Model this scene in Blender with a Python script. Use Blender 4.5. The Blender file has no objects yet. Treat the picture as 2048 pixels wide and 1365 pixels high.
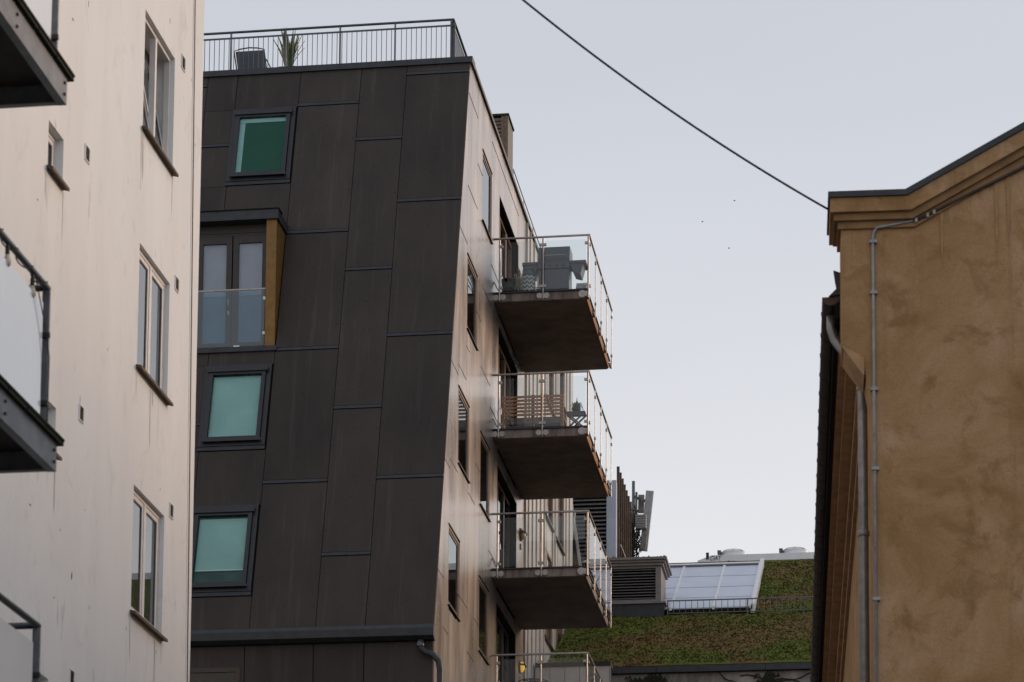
import bpy, math, random
import numpy as np
from mathutils import Vector
random.seed(7)
S = bpy.context.scene
COL = S.collection
rad = math.radians

# ------------------------------------------------------------------ camera
FPX, CYPX = 5447.0, 1909.03                 # focal length and principal row, in pixels of a 2048 px wide frame
PITCH, YAW, ROLL = 7.0589, 8.1482, 0.4084
CAM = np.array([0.0, 0.0, 1.6])
cd = bpy.data.cameras.new('camera'); cam = bpy.data.objects.new('camera', cd); COL.objects.link(cam)
cd.sensor_width = 36; cd.lens = FPX / 2048 * 36
cd.shift_y = (CYPX - 682.5) / 2048
cd.clip_start = 0.5; cd.clip_end = 3000
cd.dof.use_dof = True; cd.dof.focus_distance = 57; cd.dof.aperture_fstop = 4.0
def _rz(a): c, s = math.cos(a), math.sin(a); return np.array([[c, -s, 0], [s, c, 0], [0, 0, 1]])
_cx, _sx = math.cos(math.pi/2 + rad(PITCH)), math.sin(math.pi/2 + rad(PITCH))
RM = _rz(rad(YAW)) @ np.array([[1, 0, 0], [0, _cx, -_sx], [0, _sx, _cx]]) @ _rz(rad(ROLL))
from mathutils import Matrix
cam.matrix_world = Matrix.Translation(CAM) @ Matrix(RM.tolist()).to_4x4()
S.camera = cam

# ------------------------------------------------------------------ sky, sun, exposure
SUN_EL, SUN_AZ = 15.0, 50.0                 # azimuth measured from +Y (street direction) towards +X
W = bpy.data.worlds.new('World'); S.world = W; W.use_nodes = True
nt = W.node_tree; nt.nodes.clear()
sky = nt.nodes.new('ShaderNodeTexSky'); sky.sky_type = 'NISHITA'; sky.sun_disc = False
sky.sun_elevation = rad(SUN_EL); sky.sun_rotation = rad(SUN_AZ)
sky.air_density = 1.3; sky.dust_density = 3.5; sky.ozone_density = 1.2; sky.altitude = 10
hsv = nt.nodes.new('ShaderNodeHueSaturation'); hsv.inputs['Saturation'].default_value = 0.22
mixw = nt.nodes.new('ShaderNodeMix'); mixw.data_type = 'RGBA'; mixw.inputs[0].default_value = 0.85
# thin even overcast: pale and bright low down, bluer and darker higher up, the same all round
wtc = nt.nodes.new('ShaderNodeTexCoord'); wsp = nt.nodes.new('ShaderNodeSeparateXYZ'); wrp = nt.nodes.new('ShaderNodeValToRGB')
nt.links.new(wtc.outputs['Generated'], wsp.inputs[0]); nt.links.new(wsp.outputs[2], wrp.inputs[0])
for k, (p, c) in enumerate(((0.0, (.98, .975, .98)), (.24, (.84, .85, .88)), (.42, (.63, .66, .735)), (1.0, (.60, .63, .71)))):
    e = wrp.color_ramp.elements[k] if k < 2 else wrp.color_ramp.elements.new(p)
    e.position = p; e.color = (*c, 1)
wmp = nt.nodes.new('ShaderNodeMapping'); wmp.inputs['Scale'].default_value = (1, 1, 3.0); nt.links.new(wtc.outputs['Generated'], wmp.inputs[0])
wns = nt.nodes.new('ShaderNodeTexNoise'); wns.inputs['Scale'].default_value = 2.6; wns.inputs['Detail'].default_value = 5; nt.links.new(wmp.outputs[0], wns.inputs['Vector'])
wmr = nt.nodes.new('ShaderNodeMapRange'); wmr.inputs[1].default_value = .3; wmr.inputs[2].default_value = .7; wmr.inputs[3].default_value = 8.45; wmr.inputs[4].default_value = 8.95
nt.links.new(wns.outputs['Fac'], wmr.inputs[0])
wsc = nt.nodes.new('ShaderNodeVectorMath'); wsc.operation = 'SCALE'; wsc.inputs['Scale'].default_value = 8.7
nt.links.new(wrp.outputs[0], wsc.inputs[0]); nt.links.new(wmr.outputs[0], wsc.inputs['Scale']); nt.links.new(wsc.outputs[0], mixw.inputs[7])
bg = nt.nodes.new('ShaderNodeBackground'); bg.inputs['Strength'].default_value = 0.12
wo = nt.nodes.new('ShaderNodeOutputWorld')
nt.links.new(sky.outputs[0], hsv.inputs['Color']); nt.links.new(hsv.outputs[0], mixw.inputs[6])
nt.links.new(mixw.outputs[2], bg.inputs[0]); nt.links.new(bg.outputs[0], wo.inputs[0])
sl = bpy.data.lights.new('sun', 'SUN'); sun = bpy.data.objects.new('sun', sl); COL.objects.link(sun)
sl.energy = 1.45; sl.angle = rad(18); sl.color = (1.0, 0.66, 0.40)
sd = Vector((math.sin(rad(SUN_AZ))*math.cos(rad(SUN_EL)), math.cos(rad(SUN_AZ))*math.cos(rad(SUN_EL)), math.sin(rad(SUN_EL))))
sun.rotation_euler = (-sd).to_track_quat('-Z', 'Y').to_euler(); sun.location = (40, 20, 60)
S.view_settings.view_transform = 'Standard'; S.view_settings.look = 'None'
S.view_settings.exposure = 0.0; S.view_settings.gamma = 1.0; S.view_settings.use_curve_mapping = False
S.render.engine = 'CYCLES'
S.cycles.max_bounces = 8; S.cycles.transparent_max_bounces = 24

# ------------------------------------------------------------------ survey helpers: a sight line met with a real plane
def ray(x, y): return RM @ np.array([(x-1024)/FPX, (CYPX-y)/FPX, -1.0])
def on_x(x, y, X): d = ray(x, y); return CAM + d*((X-CAM[0])/d[0])
def on_y(x, y, Y): d = ray(x, y); return CAM + d*((Y-CAM[1])/d[1])
def on_p(x, y, P0, n): d = ray(x, y); n = np.array(n, float); return CAM + d*(np.dot(n, np.array(P0)-CAM)/np.dot(n, d))

# ------------------------------------------------------------------ materials
def newmat(name):
    m = bpy.data.materials.new(name); m.use_nodes = True
    t = m.node_tree; return m, t, t.nodes['Principled BSDF']
def coords(t, scale=(1, 1, 1)):
    tc = t.nodes.new('ShaderNodeNewGeometry'); mp = t.nodes.new('ShaderNodeMapping')
    mp.inputs['Scale'].default_value = scale
    t.links.new(tc.outputs['Position'], mp.inputs[0]); return mp.outputs[0]
def noise(t, vec, scale, detail=5, rough=0.6, dist=0.0):
    n = t.nodes.new('ShaderNodeTexNoise'); n.inputs['Scale'].default_value = scale
    n.inputs['Detail'].default_value = detail; n.inputs['Roughness'].default_value = rough
    n.inputs['Distortion'].default_value = dist
    t.links.new(vec, n.inputs['Vector']); return n.outputs['Fac']
def ramp(t, fac, stops):
    r = t.nodes.new('ShaderNodeValToRGB'); e = r.color_ramp.elements
    while len(e) < len(stops): e.new(0.5)
    for k, (p, c) in enumerate(stops):
        e[k].position = p; e[k].color = (c if len(c) == 4 else (*c, 1))
    t.links.new(fac, r.inputs[0]); return r.outputs[0]
def mixc(t, fac, a, b, mode='MIX'):
    m = t.nodes.new('ShaderNodeMix'); m.data_type = 'RGBA'; m.blend_type = mode
    for sock, v in ((m.inputs[0], fac), (m.inputs[6], a), (m.inputs[7], b)):
        if isinstance(v, (int, float)): sock.default_value = v
        elif isinstance(v, tuple): sock.default_value = (*v, 1) if len(v) == 3 else v
        else: t.links.new(v, sock)
    return m.outputs[2]
def bump(t, h, strength, dist, b):
    n = t.nodes.new('ShaderNodeBump'); n.inputs['Strength'].default_value = strength; n.inputs['Distance'].default_value = dist
    t.links.new(h, n.inputs['Height']); t.links.new(n.outputs[0], b.inputs['Normal'])
def islandvar(t, col, amt):
    oi = t.nodes.new('ShaderNodeObjectInfo')
    mr = t.nodes.new('ShaderNodeMapRange'); mr.inputs[3].default_value = 1-amt; mr.inputs[4].default_value = 1+amt
    t.links.new(oi.outputs['Random'], mr.inputs[0])
    v = t.nodes.new('ShaderNodeVectorMath'); v.operation = 'SCALE'
    t.links.new(col, v.inputs[0]); t.links.new(mr.outputs[0], v.inputs['Scale']); return v.outputs[0]
def simple(name, col, rough=0.6, metal=0.0, var=0.25, scale=6.0, spec=0.5, objvar=0.0, bmp=0.0):
    m, t, b = newmat(name); v = coords(t)
    n = noise(t, v, scale, 6)
    c = ramp(t, n, [(0.3, tuple(x*(1-var) for x in col)), (0.7, tuple(min(1, x*(1+var)) for x in col))])
    if objvar: c = islandvar(t, c, objvar)
    t.links.new(c, b.inputs['Base Color'])
    b.inputs['Roughness'].default_value = rough; b.inputs['Metallic'].default_value = metal
    b.inputs['Specular IOR Level'].default_value = spec
    if bmp: bump(t, n, bmp, 0.01, b)
    return m
M = {}
def stucco_pale():
    m, t, b = newmat('pale_render'); v = coords(t); vs = coords(t, (1, 1, .22))
    big = noise(t, v, .16, 4, .55, .4); mid = noise(t, vs, .9, 6, .65, .3); fine = noise(t, v, 60, 3)
    c = mixc(t, ramp(t, big, [(.36, (0, 0, 0)), (.64, (1, 1, 1))]), (.80, .82, .835), (.81, .81, .80))
    c = mixc(t, ramp(t, mid, [(.34, (.4, .4, .4)), (.62, (0, 0, 0))]), c, (.67, .67, .685))
    spots = noise(t, vs, 5.5, 4, .6)
    c = mixc(t, ramp(t, spots, [(.66, (0, 0, 0)), (.76, (.5, .5, .5))]), c, (.40, .38, .37))
    c = mixc(t, ramp(t, noise(t, coords(t, (1, 1, .5)), 2.6, 7, .7, .8), [(.56, (0, 0, 0)), (.70, (.35, .35, .35))]), c, (.50, .485, .48))
    t.links.new(c, b.inputs['Base Color']); b.inputs['Roughness'].default_value = .9; b.inputs['Specular IOR Level'].default_value = .2
    bump(t, mixc(t, .5, fine, noise(t, v, 9, 5)), .25, .01, b); return m
M['pale'] = stucco_pale()
def stucco_ochre():
    m, t, b = newmat('ochre_render'); v = coords(t)
    a = noise(t, v, .95, 8, .66, .9); a2 = noise(t, v, 2.3, 7, .65, .6); f = noise(t, v, 45, 4)
    c = ramp(t, a, [(.30, (.29, .165, .070)), (.45, (.40, .245, .120)), (.58, (.47, .302, .170)), (.72, (.53, .362, .235))])
    c = mixc(t, ramp(t, a2, [(.51, (0, 0, 0)), (.64, (.85, .85, .85))]), c, (.27, .155, .068))
    c = mixc(t, ramp(t, f, [(.35, (.25, .25, .25)), (.6, (0, 0, 0))]), c, (.24, .14, .07))
    t.links.new(c, b.inputs['Base Color']); b.inputs['Roughness'].default_value = .92; b.inputs['Specular IOR Level'].default_value = .15
    gr = noise(t, v, 140, 2, .5)
    c = mixc(t, ramp(t, gr, [(.60, (0, 0, 0)), (.70, (.5, .5, .5))]), c, (.17, .10, .05))
    st = noise(t, coords(t, (6, 6, .25)), 1.0, 5, .65)
    c = mixc(t, ramp(t, st, [(.58, (0, 0, 0)), (.72, (.35, .35, .35))]), c, (.22, .135, .07))
    t.links.new(c, b.inputs['Base Color'])
    bump(t, f, .5, .012, b); return m
M['ochre'] = stucco_ochre()
M['ochre_trim'] = simple('ochre_trim', (.40, .245, .125), .85, var=.25, scale=4)
def felt():
    m, t, b = newmat('dark_cladding'); v = coords(t, (1, 1, .3)); v1 = coords(t)
    n = noise(t, v, 1.4, 6, .65); f = noise(t, v1, 70, 4, .7)
    c = ramp(t, n, [(.3, (.028, .0225, .0215)), (.7, (.050, .040, .0365))])
    c = mixc(t, ramp(t, f, [(.4, (0, 0, 0)), (.7, (.5, .5, .5))]), c, (.066, .055, .05))
    st = noise(t, coords(t, (3.5, .5, .12)), 2.2, 4, .6)
    c = mixc(t, ramp(t, st, [(.56, (0, 0, 0)), (.74, (.5, .5, .5))]), c, (.085, .073, .068))
    c = islandvar(t, c, .14)
    t.links.new(c, b.inputs['Base Color']); b.inputs['Roughness'].default_value = .75; b.inputs['Specular IOR Level'].default_value = .3
    bump(t, f, .25, .006, b); return m
M['cornice_brown'] = simple('shaded_ochre', (.27, .155, .07), .9, var=.3, scale=3)  # darker ochre, shade of the overhanging fascia put into the colour
M['felt'] = felt()
def sidepanel():
    m, t, b = newmat('bronze_panel'); v = coords(t, (1, 1, .25)); n = noise(t, v, 1.3, 6, .65, .2)
    c = ramp(t, n, [(.3, (.28, .245, .225)), (.7, (.41, .37, .35))])
    dr = noise(t, coords(t, (1, 4, .12)), 2.0, 5, .65)
    c = mixc(t, ramp(t, dr, [(.56, (0, 0, 0)), (.72, (.6, .6, .6))]), c, (.46, .36, .315))
    c = islandvar(t, c, .08)
    t.links.new(c, b.inputs['Base Color'])
    r = ramp(t, n, [(.3, (.24, .24, .24)), (.7, (.36, .36, .36))]); t.links.new(r, b.inputs['Roughness'])
    b.inputs['Specular IOR Level'].default_value = .6; b.inputs['Metallic'].default_value = .8; return m
M['side'] = sidepanel()
M['wing'] = simple('pale_metal_cladding', (.50, .46, .43), .38, var=.14, scale=2.0, objvar=.08)
M['dark'] = simple('joint_dark', (.014, .013, .013), .85, var=.1, spec=.1)
M['flash'] = simple('blue_grey_flashing', (.027, .031, .037), .5, .2, .3, 5)
M['frame_dark'] = simple('dark_window_frame', (.022, .023, .028), .4, .2, .2, 8)
M['frame_bronze'] = simple('bronze_frame', (.05, .04, .034), .4, .2, .2, 8)
M['frame_brown'] = simple('reddish_frame', (.20, .115, .075), .45, .2, .2, 8)
M['frame_pale'] = simple('pale_frame', (.66, .64, .63), .55, var=.08)
M['frame_grey'] = simple('grey_gasket', (.09, .09, .095), .6)
M['gold'] = simple('gold_metal_cladding', (.20, .108, .026), .5, .35, .22, 7)
M['steel'] = simple('stainless_steel', (.34, .31, .29), .42, .8, .2, 12)
M['galv'] = simple('galvanised_steel', (.13, .13, .13), .45, .6, .3, 8)
M['rail_grey'] = simple('grey_painted_rail', (.075, .085, .095), .45, .3, .2, 8)
M['channel'] = simple('grey_steel_channel', (.155, .165, .18), .5, .3, .3, 5)
M['zinc'] = simple('zinc_pipe', (.26, .26, .26), .4, .6, .25, 9)
M['gutter'] = simple('brown_gutter', (.040, .031, .027), .5, .2, .3, 6)
M['rust'] = simple('brown_sill', (.095, .062, .042), .75, .1, .4, 8)
M['black'] = simple('black_plastic', (.012, .012, .013), .5)
M['moss'] = simple('moss', (.022, .025, .012), .95, var=.6, scale=25, bmp=.5)
M['bulbglass'] = simple('frosted_bulb', (.55, .47, .36), .3)
M['charcoal'] = simple('charcoal_enamel', (.055, .064, .08), .38, .1, .2, 6)
M['white'] = simple('white_paint', (.72, .73, .74), .45, var=.06)
M['skypanel'] = simple('pale_blue_panel', (.50, .55, .66), .35, var=.08, scale=2)
M['louvre'] = simple('grey_louvre', (.19, .18, .175), .5, .3, .15)
M['boxgrey'] = simple('antenna_grey', (.33, .34, .35), .5, var=.15)
M['timber'] = simple('oiled_timber', (.40, .165, .06), .55, var=.35, scale=14)
M['timber_grey'] = simple('weathered_timber', (.15, .105, .075), .7, var=.35, scale=14)
M['leaf'] = simple('leaf_green', (.07, .12, .045), .5, var=.5, scale=10, objvar=.4)
M['leaf_pale'] = simple('leaf_striped', (.26, .28, .11), .5, var=.5, scale=12, objvar=.4)
M['twig'] = simple('dry_twigs', (.36, .28, .21), .9, var=.3, scale=20)
M['asphalt'] = simple('asphalt', (.05, .05, .05), .9, var=.3, scale=2)
M['rubber'] = simple('cable_rubber', (.012, .018, .02), .6)
M['teal'] = simple('teal_blind', (.42, .50, .50), .8, var=.13, scale=1.3)
M['green'] = simple('green_blind', (.010, .062, .032), .8, var=.12, scale=3)
M['room'] = simple('dim_room', (.075, .075, .08), .9, var=.3, scale=2)
M['curtain'] = simple('grey_curtain', (.40, .40, .40), .9, var=.3, scale=5)
M['curtain_blue'] = simple('pale_blue_blind', (.40, .41, .47), .8, var=.08, scale=3)
M['amber'] = simple('amber_lamp_glass', (.42, .28, .15), .3)
M['red_sedum'] = simple('dry_sedum', (.13, .06, .035), .95, var=.5, scale=30)
def weathered(name, base, stain, scale=3.0, z=.15, amt=.8):
    m, t, b = newmat(name); v = coords(t, (1, 1, z)); n = noise(t, v, scale, 6, .7, .2); f = noise(t, coords(t), 12, 5)
    c = mixc(t, ramp(t, n, [(.42, (0, 0, 0)), (.62, (amt, amt, amt))]), base, stain)
    c = mixc(t, ramp(t, f, [(.4, (.3, .3, .3)), (.65, (0, 0, 0))]), c, tuple(x*.6 for x in base))
    t.links.new(c, b.inputs['Base Color']); b.inputs['Roughness'].default_value = .85; return m
M['concrete'] = weathered('stained_concrete', (.27, .225, .195), (.07, .048, .036), 5)
M['glow_edge'] = weathered('sun_glow_edge', (.40, .215, .10), (.20, .095, .045), 4, 1)  # orange base paints warm sun glow into the slab edge colour
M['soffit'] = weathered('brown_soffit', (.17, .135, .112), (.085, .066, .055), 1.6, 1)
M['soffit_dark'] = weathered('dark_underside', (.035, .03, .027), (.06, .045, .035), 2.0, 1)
M['door_frame'] = simple('dark_brown_frame', (.028, .022, .019), .5)
M['stain'] = simple('damp_stain', (.69, .69, .685), .9, var=.1)
M['ochre_stain'] = simple('ochre_damp_stain', (.36, .222, .108), .9, var=.2)
M['farwall'] = weathered('far_concrete', (.42, .38, .35), (.10, .085, .075), .9, .5, .85)
def glass(name, tint=(.8, .85, .85), ior=1.5, rough=0.0, boost=0.0, refl=(1, 1, 1)):
    m = bpy.data.materials.new(name); m.use_nodes = True; t = m.node_tree; t.nodes.clear()
    o = t.nodes.new('ShaderNodeOutputMaterial'); tr = t.nodes.new('ShaderNodeBsdfTransparent'); tr.inputs[0].default_value = (*tint, 1)
    gl = t.nodes.new('ShaderNodeBsdfGlossy'); gl.inputs['Roughness'].default_value = rough; gl.inputs['Color'].default_value = (*refl, 1)
    fr = t.nodes.new('ShaderNodeFresnel'); fr.inputs[0].default_value = ior
    mr = t.nodes.new('ShaderNodeMapRange'); mr.inputs[3].default_value = boost; mr.inputs[4].default_value = 1
    mx = t.nodes.new('ShaderNodeMixShader')
    ge = t.nodes.new('ShaderNodeNewGeometry'); ml = t.nodes.new('ShaderNodeMath'); ml.operation = 'MULTIPLY'   # only the outer face of a pane mirrors
    iv = t.nodes.new('ShaderNodeMath'); iv.operation = 'SUBTRACT'; iv.inputs[0].default_value = 1; t.links.new(ge.outputs['Backfacing'], iv.inputs[1])
    t.links.new(fr.outputs[0], mr.inputs[0]); t.links.new(mr.outputs[0], ml.inputs[0]); t.links.new(iv.outputs[0], ml.inputs[1]); t.links.new(ml.outputs[0], mx.inputs[0])
    t.links.new(tr.outputs[0], mx.inputs[1]); t.links.new(gl.outputs[0], mx.inputs[2]); t.links.new(mx.outputs[0], o.inputs[0]); return m
M['glass'] = glass('window_glass', (.87, .9, .92), 1.5, 0, .03)
M['guard_glass'] = glass('guard_glass', (.62, .78, .84), 1.5, 0, .05)
M['roof_glass'] = glass('coated_roof_glass', (.86, .95, .94), 1.4, 0, 0, (.35, .75, .65))
M['rail_glass'] = glass('balustrade_glass', (.92, .95, .95), 1.5, 0, .015)
M['glass_blue'] = glass('reflective_glass', (.55, .62, .66), 1.6, 0, .12)
def frosted():                                          # white filmed glass: a bright matt body under a glossy face
    m, t, b = newmat('frosted_glass')
    n = noise(t, coords(t, (1, 1, .3)), 2.0, 5)
    t.links.new(ramp(t, n, [(.3, (.90, .91, .92)), (.7, (.96, .97, .98))]), b.inputs['Base Color']); b.inputs['Roughness'].default_value = .5
    gl = t.nodes.new('ShaderNodeBsdfGlossy'); gl.inputs['Roughness'].default_value = .07
    fr = t.nodes.new('ShaderNodeFresnel'); fr.inputs[0].default_value = 2.4
    mx = t.nodes.new('ShaderNodeMixShader'); o = t.nodes['Material Output']
    t.links.new(fr.outputs[0], mx.inputs[0]); t.links.new(b.outputs[0], mx.inputs[1]); t.links.new(gl.outputs[0], mx.inputs[2]); t.links.new(mx.outputs[0], o.inputs[0]); return m
M['frosted'] = frosted()
def lit():
    m, t, b = newmat('lit_lamp_glass'); b.inputs['Base Color'].default_value = (.8, .5, .12, 1)
    b.inputs['Emission Color'].default_value = (1, .52, .06, 1); b.inputs['Emission Strength'].default_value = .5; return m
M['lit'] = lit()
def sedum():
    m, t, b = newmat('sedum_roof'); v = coords(t); vs = coords(t, (.45, 1, 1.2))
    a = noise(t, v, .42, 5, .6, .5); c1 = noise(t, vs, 5.5, 8, .75, .3); f = noise(t, vs, 30, 8, .8)
    green = ramp(t, c1, [(.32, (.060, .066, .018)), (.46, (.095, .125, .024)), (.58, (.145, .165, .038)), (.72, (.20, .175, .07))])
    brown = ramp(t, c1, [(.32, (.095, .058, .032)), (.46, (.165, .112, .046)), (.58, (.19, .14, .055)), (.72, (.19, .085, .055))])
    c = mixc(t, ramp(t, a, [(.46, (0, 0, 0)), (.58, (1, 1, 1))]), green, brown)
    c = mixc(t, ramp(t, f, [(.36, (.75, .75, .75)), (.55, (0, 0, 0))]), c, (.055, .046, .02))
    t.links.new(c, b.inputs['Base Color']); b.inputs['Roughness'].default_value = 1; b.inputs['Specular IOR Level'].default_value = .05
    bump(t, f, .35, .03, b); return m
M['sedum'] = sedum()
def chevron():
    m, t, b = newmat('chevron_print'); tc = t.nodes.new('ShaderNodeTexCoord'); sp = t.nodes.new('ShaderNodeSeparateXYZ')
    t.links.new(tc.outputs['Object'], sp.inputs[0])
    def mth(op, a, bb=None):
        n = t.nodes.new('ShaderNodeMath'); n.operation = op
        for i, q in enumerate((a, bb)):
            if q is None: continue
            if isinstance(q, (int, float)): n.inputs[i].default_value = q
            else: t.links.new(q, n.inputs[i])
        return n.outputs[0]
    ang = mth('ARCTAN2', sp.outputs[1], sp.outputs[0])
    tri = mth('PINGPONG', mth('MULTIPLY', ang, 1.0), .32)
    s = mth('FRACT', mth('MULTIPLY', mth('ADD', sp.outputs[2], mth('MULTIPLY', tri, -.16)), 11.0))
    k = mth('GREATER_THAN', s, .5)
    c = mixc(t, k, (.045, .055, .052), (.42, .43, .40)); t.links.new(c, b.inputs['Base Color']); b.inputs['Roughness'].default_value = .45; return m
M['chevron'] = chevron()

# ------------------------------------------------------------------ mesh helpers (all vertices in world metres)
class MB:
    def __init__(s): s.v = []; s.f = []
    def poly(s, pts):
        k = len(s.v); s.v += [tuple(map(float, p)) for p in pts]; s.f.append(tuple(range(k, k+len(pts)))); return s
    def hexa(s, p):                                   # 8 points: bottom ring 0-3, top ring 4-7
        k = len(s.v); s.v += [tuple(map(float, q)) for q in p]
        for q in ((3, 2, 1, 0), (4, 5, 6, 7), (0, 1, 5, 4), (1, 2, 6, 5), (2, 3, 7, 6), (3, 0, 4, 7)): s.f.append(tuple(k+i for i in q))
        return s
    def box(s, x0, x1, y0, y1, z0, z1):
        return s.hexa([(x0, y0, z0), (x1, y0, z0), (x1, y1, z0), (x0, y1, z0), (x0, y0, z1), (x1, y0, z1), (x1, y1, z1), (x0, y1, z1)])
    def bar(s, a, b, w, h, up=(0, 0, 1)):             # rectangular bar from a to b
        a = Vector(a); b = Vector(b); d = (b-a).normalized(); up = Vector(up)
        sd_ = d.cross(up)
        if sd_.length < 1e-4: sd_ = d.cross(Vector((1, 0, 0)))
        sd_.normalize(); u2 = sd_.cross(d).normalized(); P = []
        for c in (a, b):
            for q, r in ((-1, -1), (1, -1), (1, 1), (-1, 1)): P.append(c + sd_*(q*w/2) + u2*(r*h/2))
        return s.hexa(P)
    def prism(s, pts, off):                           # polygon extruded by a vector
        k = len(s.v); n = len(pts); off = Vector(off)
        s.v += [tuple(map(float, p)) for p in pts] + [tuple(Vector(p)+off) for p in pts]
        s.f.append(tuple(range(k+n-1, k-1, -1))); s.f.append(tuple(range(k+n, k+2*n)))
        for i in range(n): j = (i+1) % n; s.f.append((k+i, k+j, k+n+j, k+n+i))
        return s
    def tube(s, pts, r, n=8, cap=True):
        pts = [Vector(p) for p in pts]; rings = []; prev = None
        for i, p in enumerate(pts):
            d = (pts[min(i+1, len(pts)-1)] - pts[max(i-1, 0)]).normalized()
            if prev is None: a = d.orthogonal().normalized()
            else: a = (prev - d*prev.dot(d)).normalized()
            prev = a; b = d.cross(a); k = len(s.v); rr = r[i] if isinstance(r, (list, tuple)) else r
            for j in range(n):
                t = 2*math.pi*j/n; s.v.append(tuple(p + a*(rr*math.cos(t)) + b*(rr*math.sin(t))))
            rings.append(k)
        for A, B in zip(rings, rings[1:]):
            for j in range(n): l = (j+1) % n; s.f.append((A+j, A+l, B+l, B+j))
        if cap: s.f.append(tuple(rings[0]+j for j in range(n-1, -1, -1))); s.f.append(tuple(rings[-1]+j for j in range(n)))
        return s
    def lathe(s, c, prof, n=20):                      # prof: (radius, z) pairs about a vertical axis
        c = Vector(c); R = []
        for r, z in prof:
            k = len(s.v); R.append(k)
            for j in range(n): t = 2*math.pi*j/n; s.v.append((c.x+r*math.cos(t), c.y+r*math.sin(t), c.z+z))
        for A, B in zip(R, R[1:]):
            for j in range(n): l = (j+1) % n; s.f.append((A+j, A+l, B+l, B+j))
        s.f.append(tuple(R[0]+j for j in range(n-1, -1, -1))); s.f.append(tuple(R[-1]+j for j in range(n)))
        return s
    def xf(s, fn): s.v = [tuple(fn(p)) for p in s.v]; return s
def wloc(o):
    return o.get('_w') if False else Vector(WL.get(o.name, (0, 0, 0)))
WL = {}
def obj(name, mb, mat, parent=None, smooth=False, label=None):
    xs = np.array(mb.v); c = Vector(((xs[:, 0].min()+xs[:, 0].max())/2, (xs[:, 1].min()+xs[:, 1].max())/2, xs[:, 2].min()))
    me = bpy.data.meshes.new(name); me.from_pydata([(p[0]-c.x, p[1]-c.y, p[2]-c.z) for p in mb.v], [], mb.f)
    if smooth:
        me.polygons.foreach_set('use_smooth', [len(p.vertices) == 4 for p in me.polygons])
    me.materials.append(M[mat] if isinstance(mat, str) else mat); me.update()
    o = bpy.data.objects.new(name, me); COL.objects.link(o); WL[o.name] = tuple(c)
    if parent: o.parent = parent; o.location = c - wloc(parent)
    else: o.location = c
    if label: o['label'] = label
    return o
def thing(name, loc, label, cat, group=None):
    o = bpy.data.objects.new(name, None); COL.objects.link(o); o.location = loc; WL[o.name] = tuple(loc)
    o.empty_display_size = .2; o['label'] = label; o['category'] = cat
    if group: o['group'] = group
    return o
def tag(o, label, cat, group=None):
    o['label'] = label; o['category'] = cat
    if group: o['group'] = group
    return o
def twin(o, dloc, parent=None):                       # a copy that shares the mesh, moved by dloc
    c = o.copy(); COL.objects.link(c); c.location = o.location + Vector(dloc)
    if parent: c.parent = parent
    WL[c.name] = tuple(wloc(o) + Vector(dloc)); return c
def subtract(rects, hole, tiny=.04):
    out = []; a0, a1, b0, b1 = hole
    for (x0, x1, y0, y1) in rects:
        if x1 <= a0 or x0 >= a1 or y1 <= b0 or y0 >= b1: out.append((x0, x1, y0, y1)); continue
        if y0 < b0: out.append((x0, x1, y0, b0))
        if y1 > b1: out.append((x0, x1, b1, y1))
        m0, m1 = max(y0, b0), min(y1, b1)
        if x0 < a0: out.append((x0, a0, m0, m1))
        if x1 > a1: out.append((a1, x1, m0, m1))
    return [r for r in out if r[1]-r[0] > tiny and r[3]-r[2] > tiny]

# ------------------------------------------------------------------ setting: street level
def struct(o): o['kind'] = 'structure'; return o
struct(obj('ground', MB().poly([(-900, -600, -.12), (900, -600, -.12), (900, 1600, -.12), (-900, 1600, -.12)]), 'asphalt'))
struct(obj('road', MB().poly([(-6.2, -40, -.116), (-1.6, -40, -.116), (-1.6, 63, -.116), (-6.2, 63, -.116)]), 'asphalt'))
struct(obj('pavement', MB().box(-9.2, -6.2, -40, 63, -.2, 0), 'concrete'))

# =================================================================== pale rendered building (left)
XL = -9.0; ST = 3.0
LB = thing('rendered_apartment_house', (-16, 10, 0), 'pale beige rendered apartment house with deep-set windows and steel balconies', 'building')
WIN_L = [(30.67, 32.04, 15.62, 17.13), (30.67, 32.04, 12.62, 14.16), (30.67, 32.04, 9.60, 11.15), (30.67, 32.04, 6.60, 8.15),
         (27.10, 27.63, 13.60, 14.13), (27.10, 27.63, 10.55, 11.08), (27.10, 27.63, 7.55, 8.08)]
def wall_x(X, y0, y1, z0, z1, holes, depth):          # a wall facing +X with reveals
    mb = MB(); rs = [(y0, y1, z0, z1)]
    for h in holes: rs = subtract(rs, h, 1e-5)
    for a, b, c, d in rs: mb.poly([(X, a, c), (X, b, c), (X, b, d), (X, a, d)])
    for a, b, c, d in holes:
        e = X-depth
        mb.poly([(X, a, c), (e, a, c), (e, b, c), (X, b, c)]); mb.poly([(X, a, d), (X, b, d), (e, b, d), (e, a, d)])
        mb.poly([(X, a, c), (X, a, d), (e, a, d), (e, a, c)]); mb.poly([(X, b, c), (e, b, c), (e, b, d), (X, b, d)])
    return mb
YE = 33.41
obj('wall', wall_x(XL, -2, YE, 0, 23, WIN_L, .3), 'pale', LB)
obj('wall', MB().poly([(XL, YE, 0), (-22, YE, 0), (-22, YE, 23), (XL, YE, 23)]).poly([(XL, -2, 0), (XL, -2, 23), (-22, -2, 23), (-22, -2, 0)]).poly([(-22, -2, 0), (-22, -2, 23), (-22, YE, 23), (-22, YE, 0)]), 'pale', LB)
obj('roof', MB().box(-22.2, XL+.25, -2.2, YE+.2, 23, 23.25), 'flash', LB)
obj('interior', MB().box(-21.9, XL-1.2, -1.9, YE-.1, .05, 22.9), 'room', LB)
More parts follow.
